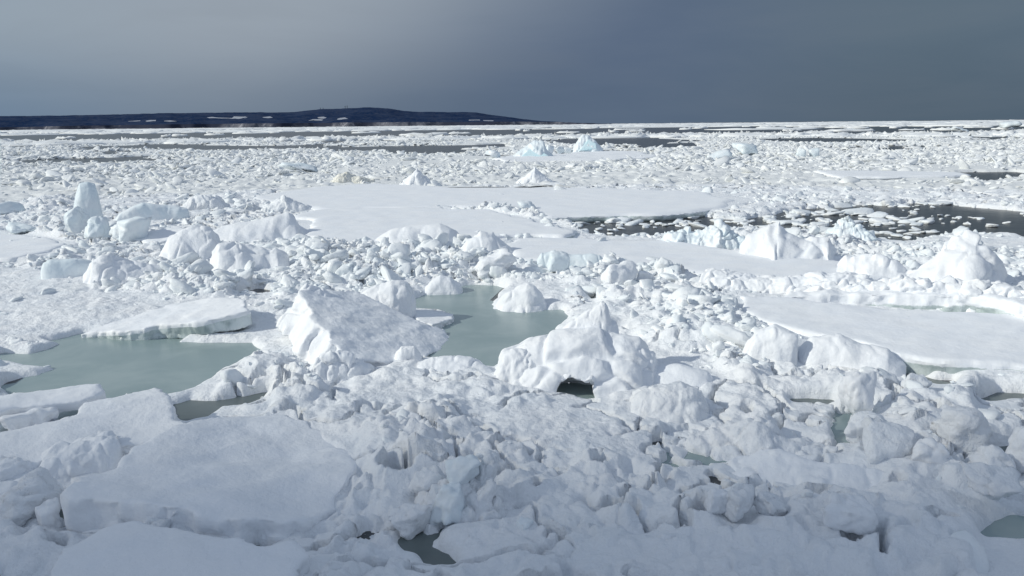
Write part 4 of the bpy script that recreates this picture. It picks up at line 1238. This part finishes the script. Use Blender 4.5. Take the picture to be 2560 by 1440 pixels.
def scatter_tree(coll):
    t = bpy.data.node_groups.new('scatter', 'GeometryNodeTree')
    t.interface.new_socket('Geometry', in_out='INPUT', socket_type='NodeSocketGeometry')
    t.interface.new_socket('Geometry', in_out='OUTPUT', socket_type='NodeSocketGeometry')
    gi = t.nodes.new('NodeGroupInput'); go = t.nodes.new('NodeGroupOutput')
    inst = t.nodes.new('GeometryNodeInstanceOnPoints')
    ci = t.nodes.new('GeometryNodeCollectionInfo')
    ci.inputs['Collection'].default_value = coll
    ci.inputs['Separate Children'].default_value = True
    ci.inputs['Reset Children'].default_value = True
    inst.inputs['Pick Instance'].default_value = True
    def attr(name, typ):
        n = t.nodes.new('GeometryNodeInputNamedAttribute'); n.data_type = typ
        n.inputs['Name'].default_value = name
        return n.outputs['Attribute']
    t.links.new(gi.outputs[0], inst.inputs['Points'])
    t.links.new(ci.outputs[0], inst.inputs['Instance'])
    t.links.new(attr('idx', 'INT'), inst.inputs['Instance Index'])
    e = t.nodes.new('FunctionNodeEulerToRotation')
    t.links.new(attr('rot', 'FLOAT_VECTOR'), e.inputs[0])
    t.links.new(e.outputs[0], inst.inputs['Rotation'])
    t.links.new(attr('scl', 'FLOAT_VECTOR'), inst.inputs['Scale'])
    t.links.new(inst.outputs[0], go.inputs[0])
    return t

def stuff(name, label, P, Rr, Ss, idx, tree):
    me = bpy.data.meshes.new(name)
    me.vertices.add(len(P)); me.vertices.foreach_set('co', np.asarray(P, np.float32).ravel())
    for nm, typ, arr in (('rot', 'FLOAT_VECTOR', Rr), ('scl', 'FLOAT_VECTOR', Ss)):
        a = me.attributes.new(nm, typ, 'POINT'); a.data.foreach_set('vector', np.asarray(arr, np.float32).ravel())
    a = me.attributes.new('idx', 'INT', 'POINT'); a.data.foreach_set('value', np.asarray(idx, np.int32))
    o = bpy.data.objects.new(name, me); COL.objects.link(o)
    md = o.modifiers.new('scatter', 'NODES'); md.node_group = tree
    return tag(o, label, None, None, 'stuff')

TREE_N = scatter_tree(CH_SRC); TREE_F = scatter_tree(FAR_SRC)

def clear_of_feet(x, y, grow=0.0):
    ok = np.ones(x.shape, bool)
    for f in FOOT:
        lo, hi = f.min(0), f.max(0)
        m = ok & (x > lo[0]) & (x < hi[0]) & (y > lo[1]) & (y < hi[1])
        if m.any():
            d = sdist(x[m], y[m], f)
            ii = np.where(m)[0]
            ok[ii[d > grow]] = False
    return ok

# near and middle: 11..78 m
r_ = np.random.default_rng(77)
n0 = 60000
rad = np.exp(r_.uniform(math.log(11.0), math.log(77.0), n0) * 0.55 + 0.45 * np.log(np.sqrt(r_.uniform(11.0 ** 2, 77.0 ** 2, n0))))
ang = r_.uniform(-0.66, 0.66, n0)
x, y = rad * np.sin(ang), rad * np.cos(ang)
gh, gw, gf, gs, gr, gn = ground(x, y)
dens = (0.06 + 0.94 * sstep(20, 32, rad)) * (1 - 0.97 * gf) * (1 - 0.96 * gs)
dens = np.maximum(dens * 0.62, gr * 0.42 * (1 - gf))
clump = 0.35 + 0.65 * sstep(-0.25, 0.2, fbm2(x, y, 0.25, 2, 50.0))
keep = (r_.random(n0) < dens * clump) & (gw < -0.05) & ~((gn > 0.4) & (r_.random(n0) < 0.85)) & clear_of_feet(x, y, 0.32)
x, y, rad, gh, gr = x[keep], y[keep], rad[keep], gh[keep], gr[keep]
n1 = len(x)
size = np.exp(r_.normal(math.log(0.18), 0.68, n1)) * (0.75 + 0.45 * sstep(18, 50, rad)) * (1 + 0.25 * gr)
size = np.clip(size, 0.09, 1.1)
zz = gh + size * r_.uniform(-0.30, 0.02, n1) + gr * r_.uniform(0, 0.08, n1)
Pn = np.stack([x, y, zz], 1)
Rn = np.stack([r_.normal(0, 0.4, n1), r_.normal(0, 0.4, n1), r_.uniform(0, 6.28, n1)], 1)
Sn = size[:, None] * np.stack([r_.uniform(0.85, 1.3, n1), r_.uniform(0.8, 1.1, n1), r_.uniform(0.75, 1.1, n1)], 1)
In = r_.integers(0, 14, n1)

# chunks afloat in the dark lead
nl = 4200
xl = r_.uniform(2, 45, nl); yl = r_.uniform(40, 75, nl)
dl = sdist(xl, yl, WATER[12])
cl = fbm2(xl, yl, 0.16, 3, 61.0)
kl = (dl > -0.2) & (r_.random(nl) < np.clip(0.30 + 0.9 * cl + 0.16 * sstep(2.5, 0, dl), 0.02, 0.7)) & clear_of_feet(xl, yl, 0.1)
xl, yl = xl[kl], yl[kl]; nl = len(xl)
sl = np.clip(np.exp(r_.normal(math.log(0.36), 0.55, nl)), 0.12, 1.3)
Pl = np.stack([xl, yl, np.full(nl, 0.04)], 1)
Rl = np.stack([r_.normal(0, 0.12, nl), r_.normal(0, 0.12, nl), r_.uniform(0, 6.28, nl)], 1)
Sl = sl[:, None] * np.stack([r_.uniform(1.1, 1.9, nl), r_.uniform(0.9, 1.3, nl), r_.uniform(0.6, 1.1, nl)], 1)
Il = r_.integers(0, 14, nl)

# the 300 that show largest are things of their own
LAND = [(222, 520, 'the tall upright ice spire'), (390, 530, 'the long flat ice block'), (330, 585, 'the dimpled ice boulder'), (175, 672, 'the rectangular bluish block'),
        (320, 672, 'the overhanging rounded snow heap'), (480, 610, 'the block with the pale green front'), (630, 645, 'the wedge-shaped snow mass'), (690, 560, 'the sharp-cornered snow wedge'),
        (720, 505, 'the crumbled heap on the far floe'), (515, 505, 'the rounded heap beside the far floe'), (430, 790, 'the long tilted slab by the left pond'), (980, 745, 'the boulder behind the big tilted slab'),
        (900, 820, 'the big tilted slab'), (1105, 705, 'the hump on the far pond shore'), (1310, 740, 'the pointed hummock by the middle pond'), (1236, 665, 'the blunt leaning block'), (1225, 605, 'the tent-shaped snow peak'),
        (1425, 640, 'the long bluish bar of ice'), (1396, 655, 'the round ice ball'), (1550, 690, 'the large round sunlit boulder'), (1606, 692, 'the small round boulder'), (1935, 860, 'the square-faced sunlit block'),
        (1450, 880, 'the cave hummock'), (1500, 790, 'the ice fin'), (2130, 855, 'the snow drift below the wide floe'), (1760, 585, 'the knobbly heap by the lead'), (2120, 570, 'the pointed heap in the lead'),
        (1955, 610, 'the smooth high mound'), (2190, 670, 'the low white hump'), (2400, 660, 'the whale-backed mound'), (2300, 755, 'the dripping ice wall'), (1960, 710, 'the lumpy ice wall'),
        (1050, 570, 'the drift on the middle floe'), (1316, 515, 'the grey-topped rim block'), (850, 640, 'the rubble below the middle floe'), (2140, 990, 'the tall icicled block'), (2160, 1070, 'the lobed chunk in the pool'),
        (2218, 1115, 'the angular block by the pool'), (2312, 1138, 'the rounded block by the angular one'), (2405, 1080, 'the ribbed block'), (2490, 1165, 'the tilted ice cube'), (1850, 1265, 'the row of knobbly blocks'),
        (1130, 1240, 'the craggy heap'), (1680, 1010, 'the blunt snow boulder'), (250, 1150, 'the rough lump between the slabs'), (60, 1245, 'the rounded block at the left edge'), (2000, 1180, 'the broad rounded mound'),
        (1800, 1090, 'the ridge arching over the pool'), (500, 1180, 'the largest smooth slab'), (600, 940, 'the right end of the left pond'), (1043, 435, 'the left white pyramid'), (1337, 432, 'the right white pyramid'),
        (1700, 790, 'the wide bluish floe, in the rubble ridge'), (2290, 960, 'the dark gap below the wide floe'), (2280, 480, 'the lead, on its far bank'), (1640, 545, 'the tip of the far floe'), (1900, 535, 'the narrow of the lead'), (2330, 555, 'the middle of the lead'), (2480, 565, 'the right end of the lead')]
lp = np.array([(a, b) for a, b, _ in LAND], float)
allP = np.concatenate([Pn, Pl]); allR = np.concatenate([Rn, Rl]); allS = np.concatenate([Sn, Sl]); allI = np.concatenate([In, Il])
aflo = np.concatenate([np.zeros(n1, bool), np.ones(nl, bool)])
px, py = proj(allP)
inview = (px > 10) & (px < 2550) & (py > 320) & (py < 1430)
app = np.where(inview, allS[:, 0] * allS[:, 2] / np.linalg.norm(allP - CAM, axis=1) ** 2, 0)
big = np.argsort(-app)[:300]
first = {}
for i in big:
    m = near_me[allI[i]]
    if allI[i] not in first:
        o = bpy.data.objects.new('ice_chunk', m); first[allI[i]] = o
    else:
        o = first[allI[i]].copy()
    COL.objects.link(o)
    o.location = allP[i]; o.rotation_euler = allR[i]; o.scale = allS[i]
    if aflo[i]:
        q = np.array([px[i], py[i]]) - lp
        k = int(np.argmin(np.abs(q[:, 0]) + 1.6 * np.abs(q[:, 1])))
        rel = 'left of' if q[k][0] < -25 else 'right of' if q[k][0] > 25 else 'behind'
        tag(o, 'white floe chunk afloat in the dark lead, ' + rel + ' ' + LAND[k][2], 'ice chunk', 'chunks afloat in the dark lead ' + rel + ' ' + LAND[k][2])
    else:
        q = np.array([px[i], py[i]]) - lp
        k = int(np.argmin(np.abs(q[:, 0]) + 1.6 * np.abs(q[:, 1])))
        dx, dy = q[k]
        rel = ('left of' if dx < 0 else 'right of') if abs(dx) > 2.2 * abs(dy) else ('behind' if dy < 0 else 'in front of')
        wpx = allS[i, 0] / np.linalg.norm(allP[i] - CAM) * FPX
        sz = 'big' if wpx > 62 else 'mid-sized' if wpx > 46 else 'small'
        shp = 'flat' if allS[i, 2] * 1.0 < 0.86 * allS[i, 0] else 'chunky'
        lb = '%s %s white ice chunk %s %s' % (sz, shp, rel, LAND[k][2])
        tag(o, lb, 'ice chunk', 'loose ice chunks ' + rel + ' ' + LAND[k][2])
rest = np.ones(len(allP), bool); rest[big] = False
a = rest & ~aflo
stuff('ice_rubble', 'crumbled white ice rubble strewn over the pack ice', allP[a], allR[a], allS[a], allI[a], TREE_N)
a = rest & aflo
stuff('brash_ice', 'small brash ice drifting in the dark lead', allP[a], allR[a], allS[a], allI[a], TREE_N)

# far brash 70..385 m
n0 = 130000
rad = np.exp(r_.uniform(math.log(68), math.log(384), n0) * 0.6 + 0.4 * np.log(np.sqrt(r_.uniform(68 ** 2, 384 ** 2, n0))))
ang = r_.uniform(-0.66, 0.66, n0)
x, y = rad * np.sin(ang), rad * np.cos(ang)
h2, op, fl2 = ground2(x, y)
near_open = ground(x, y)[1] > 0
keep = (~op) & (r_.random(n0) > 0.97 * fl2) & ~(near_open & (rad < 77)) & (r_.random(n0) < 0.30 + 0.7 * sstep(-0.2, 0.2, fbm2(x, y, 0.06, 3, 70.0)))
x, y, rad, h2 = x[keep], y[keep], rad[keep], h2[keep]
n2 = len(x)
size = np.clip(np.exp(r_.normal(math.log(0.44), 0.6, n2)) * (0.75 + rad / 360), 0.2, 2.0)
P2 = np.stack([x, y, h2 + size * r_.uniform(-0.18, 0.08, n2)], 1)
Rr2 = np.stack([r_.normal(0, 0.3, n2), r_.normal(0, 0.3, n2), r_.uniform(0, 6.28, n2)], 1)
S2 = size[:, None] * np.stack([r_.uniform(0.9, 1.8, n2), r_.uniform(0.8, 1.2, n2), r_.uniform(0.40, 0.85, n2)], 1)
stuff('brash_ice', 'dense far brash ice stretching to the open water', P2, Rr2, S2, r_.integers(0, 12, n2), TREE_F)

# ------------------------------------------------------------------ drift ice beyond the open water
def drift(name, label, cells, mat=BRASH, single=False):
    Vs, Fs, k = [], [], 0
    for (x0, y0, rx, ry, hgt, sd_) in cells:
        r = np.random.default_rng(sd_)
        m = 16
        a = np.linspace(0, 2 * math.pi, m, endpoint=False)
        q = 1 + 0.28 * r.normal(size=m)
        q = np.clip((q + np.roll(q, 1)) / 2, 0.5, 1.6)
        rings = []
        for sc_, z in ((1.0, -0.1), (1.0, hgt * 0.6), (0.9, hgt), (0.55, hgt), (0.2, hgt)):
            zz_ = np.full(m, z)
            if z >= hgt:
                zz_ = z + np.abs(r.normal(size=m)) * hgt * 0.7 * (r.random(m) > 0.55)
            rings.append(np.stack([x0 + np.cos(a) * q * rx * sc_, y0 + np.sin(a) * q * ry * sc_, zz_], 1))
        V = np.concatenate(rings)
        f = []
        for i in range(4):
            for j in range(m):
                f.append((i * m + j, i * m + (j + 1) % m, (i + 1) * m + (j + 1) % m, (i + 1) * m + j))
        for j in range(1, m // 2):
            f.append((4 * m + j - 1, 4 * m + j, 4 * m + m - j - 1, 4 * m + (m - j) % m))
        Vs.append(V); Fs.append(np.array(f) + k); k += len(V)
    o = link(name, mesh_from(name, np.concatenate(Vs), np.concatenate(Fs)), mat, smooth=False)
    return tag(o, label, None, None, 'stuff')

cells = []
r = np.random.default_rng(91)
for i in range(2600):
    T_ = r.uniform(-0.62, 0.62)
    u = r.random()
    if u < 0.16: R_ = 345 + r.exponential(14)
    elif u < 0.22: R_ = r.uniform(400, 1000)
    else: R_ = math.exp(r.uniform(math.log(940), math.log(7500)))
    if R_ > 5200 and T_ < 0.13 - 0.0: R_ = r.uniform(1000, 4800)
    if 385 < R_ < 960 and T_ < 0.30 and r.random() < 0.80: continue
    band = fbm(np.array([[R_ / 260.0, T_ * 2.0, 3.0]]), 2)[0]
    if 900 < R_ < 2600 and band < -0.12 and r.random() < 0.85: continue
    rx = min(140, 5 * math.exp(r.normal(0, 0.6)) * (R_ / 400) ** 1.05)
    ry = rx * r.uniform(0.5, 1.1)
    cells.append((R_ * math.sin(T_), R_ * math.cos(T_), rx, ry, r.uniform(0.4, 0.9) * (1 + R_ / 6000), 1000 + i))
drift('drift_ice', 'thin white strips of drift ice floating on the far open water', cells)

# ================================================================== THE HEADLAND
def headland():
    D0 = 7000.0
    sk = np.array([(-500, 294), (-200, 292), (0, 290), (60, 290), (200, 288), (330, 285), (400, 283), (520, 282), (560, 281), (640, 281), (700, 281), (740, 280), (770, 276), (800, 273), (860, 271),
                   (900, 269), (925, 268), (950, 270), (970, 271), (1010, 277), (1045, 280), (1080, 279), (1120, 281), (1160, 280), (1190, 281), (1220, 286), (1260, 291), (1300, 297), (1340, 301), (1400, 305), (1440, 307), (1480, 308), (1522, 311), (1530, 313.5)], float)
    nu, nv = 420, 46
    xs = np.linspace(-500, 1530, nu)
    ys = np.interp(xs, sk[:, 0], sk[:, 1])
    ys = ys + 0.7 * fbm(np.stack([xs * 0.03, xs * 0, xs * 0 + 2], 1), 5, 0.7)
    hd = np.array([0, 1.0, 0])
    top = onplane(xs, ys, np.array([0, D0 + 1500, 0.0]), hd)
    zt = np.maximum(top[:, 2], 4.0)
    u = top[:, 0] / (D0 + 1500)
    cl_px = np.interp(xs, [-500, 60, 200, 500, 900, 1300, 1430, 1522, 1530], [6, 7, 9, 10, 10, 8, 6, 5, 0.5])
    zc = np.minimum(cl_px / FPX * D0, zt * 0.95)
    shore = D0 + 260 * fbm(np.stack([xs * 0.006, xs * 0, xs * 0 + 5], 1), 3)
    # terrain behind the cliff top
    t = np.linspace(0, 1, nv)
    Yt = shore[:, None] + 40 + (D0 + 1500 - shore[:, None] - 40) * t[None, :]
    rise = t ** 0.85
    Zt = zc[:, None] + (zt - zc)[:, None] * rise[None, :]
    Xt = u[:, None] * Yt
    nn = fbm(np.stack([Xt.ravel() / 420, Yt.ravel() / 420, np.zeros(Xt.size)], 1), 4).reshape(Xt.shape)
    Zt = Zt + nn * 16 * (np.sin(math.pi * t) ** 0.7)[None, :] * np.minimum(1, (zt - zc) / 40)[:, None]
    # far slope down
    yb = np.full((nu, 1), D0 + 3600.0)
    Vt = np.stack([np.concatenate([Xt, u[:, None] * yb], 1), np.concatenate([Yt, yb], 1), np.concatenate([Zt, np.full((nu, 1), -5.0)], 1)], -1)
    hills = link('hills', mesh_from('hills', Vt.reshape(-1, 3), grid_faces(nu, nv + 1)[:, ::-1]), HAZED_FOREST)
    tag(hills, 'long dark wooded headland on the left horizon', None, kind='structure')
    # cliff band
    nc = 8
    tc_ = np.linspace(0, 1, nc)
    g = fbm(np.stack([xs * 0.22, xs * 0, xs * 0 + 8], 1), 4)
    Yc = shore[:, None] + 40 * tc_[None, :] - 14 * (g[:, None] * np.sin(math.pi * tc_)[None, :])
    Yc[:, -1] = shore + 40
    Vc = np.stack([u[:, None] * Yc, Yc, zc[:, None] * tc_[None, :] - 2 * (1 - tc_)[None, :]], -1)
    link('cliff', mesh_from('cliff', Vc.reshape(-1, 3), grid_faces(nu, nc)[:, ::-1]), CLIFF, hills)
    # snowy clearings, draped a few metres over the slope
    def field(px):
        px = np.array(px, float)
        cx, cy = px.mean(0)
        i = int(np.clip(round((cx + 500) / 2030 * (nu - 1)), 0, nu - 1))
        # find the slope point that shows at this height
        pxx, pyy = proj(np.stack([Xt[i], Yt[i], Zt[i]], 1))
        k = int(np.argmin(np.abs(pyy - cy)))
        P = np.array([Xt[i, k], Yt[i, k], Zt[i, k] + 4.0])
        k2 = min(nv - 1, k + 2); k1 = max(0, k - 2)
        d = np.array([0, Yt[i, k2] - Yt[i, k1], Zt[i, k2] - Zt[i, k1]])
        n = np.cross([1, 0, 0], d); n /= np.linalg.norm(n)
        n = n + np.array([0, -0.05, 0]); n /= np.linalg.norm(n)
        Q = onplane(px[:, 0], px[:, 1], P, n)
        m = bpy.data.meshes.new('snow_field')
        V, polys = extrude_poly(Q, np.array([0, 10, -22.0]))
        m.from_pydata([tuple(v) for v in V], [], polys)
        link('snow_field', m, FIELD, hills, smooth=False)
    field([(364, 302), (375, 300), (390, 300), (389, 303), (368, 304)])
    field([(410, 302), (425, 301), (442, 303), (425, 304)])
    field([(497, 296), (530, 292), (545, 294), (580, 295), (585, 291), (617, 292), (600, 297), (560, 299), (540, 297)])
    field([(605, 294), (612, 291), (619, 293), (612, 296)])
    field([(655, 293), (675, 291), (682, 294), (665, 296)])
    field([(770, 302), (782, 298), (800, 298), (830, 302), (826, 303.5), (800, 301), (784, 300)])
    field([(794, 293), (808, 291.5), (823, 296), (812, 297), (806, 296)])
    field([(843, 297), (850, 295), (862, 293.5), (870, 297), (856, 298), (850, 302.5), (845, 301)])
    field([(1172, 299.5), (1200, 299.2), (1200, 301), (1176, 300.8)])
    field([(1208, 300.5), (1234, 301), (1233, 302.6), (1210, 302)])
    field([(320, 303), (350, 301), (352, 302.5), (330, 304.5)])
    # two masts and a few roofs on the crest
    def mast(px, py, hpx, lb):
        y0 = D0 + 1500
        P = onplane(px, py, np.array([0, y0, 0.0]), hd)
        h = hpx / FPX * y0 * 1.0
        root = bpy.data.objects.new('radio_mast', None); COL.objects.link(root); root.location = P
        tag(root, lb, 'radio mast', 'radio masts on the headland crest')
        def box(w, d, z0, z1, nm):
            V = [(-w, -d, z0), (w, -d, z0), (w, d, z0), (-w, d, z0), (-w * .6, -d * .6, z1), (w * .6, -d * .6, z1), (w * .6, d * .6, z1), (-w * .6, d * .6, z1)]
            m = bpy.data.meshes.new(nm)
            m.from_pydata(V, [], [(0, 3, 2, 1), (4, 5, 6, 7), (0, 1, 5, 4), (1, 2, 6, 5), (2, 3, 7, 6), (3, 0, 4, 7)])
            link(nm, m, MAST, root, smooth=False)
        box(2.6, 2.6, -12, h, 'pole')
        box(5.0, 3.5, h * 0.72, h * 0.9, 'antenna')
    mast(863, 271.5, 6.5, 'left of two thin masts on the headland crest')
    mast(868, 271.0, 7.0, 'right of two thin masts on the headland crest')
    mast(801, 273.5, 4.0, 'left of two short stubby masts lower on the headland crest')
    mast(808, 273.5, 4.0, 'right of two short stubby masts lower on the headland crest')
headland()

# ------------------------------------------------------------------ the cloud added unseen to keep sun off the near ice
def shade_cloud():
    V, F = ico(5)
    V = V * (1 + 0.10 * fbm(V * 1.5 + 3.0, 4))[:, None]
    V = V * np.array([75.0, 36.0, 11.0])
    me = mesh_from('shade_cloud', V, F)
    m = bpy.data.materials.new('shade_cloud_vapour'); m.use_nodes = True
    t = m.node_tree; t.nodes.clear()
    pv = N(t, 'ShaderNodeVolumePrincipled'); pv.inputs['Density'].default_value = 0.22
    pv.inputs['Color'].default_value = (0.95, 0.96, 0.98, 1)
    out = N(t, 'ShaderNodeOutputMaterial'); t.links.new(pv.outputs[0], out.inputs['Volume'])
    o = link('shade_cloud', me, m)
    o.location = SHADE_CLOUD_AT
    o.rotation_euler = (0, 0, math.radians(-12))
    tag(o, kind='structure')
shade_cloud()
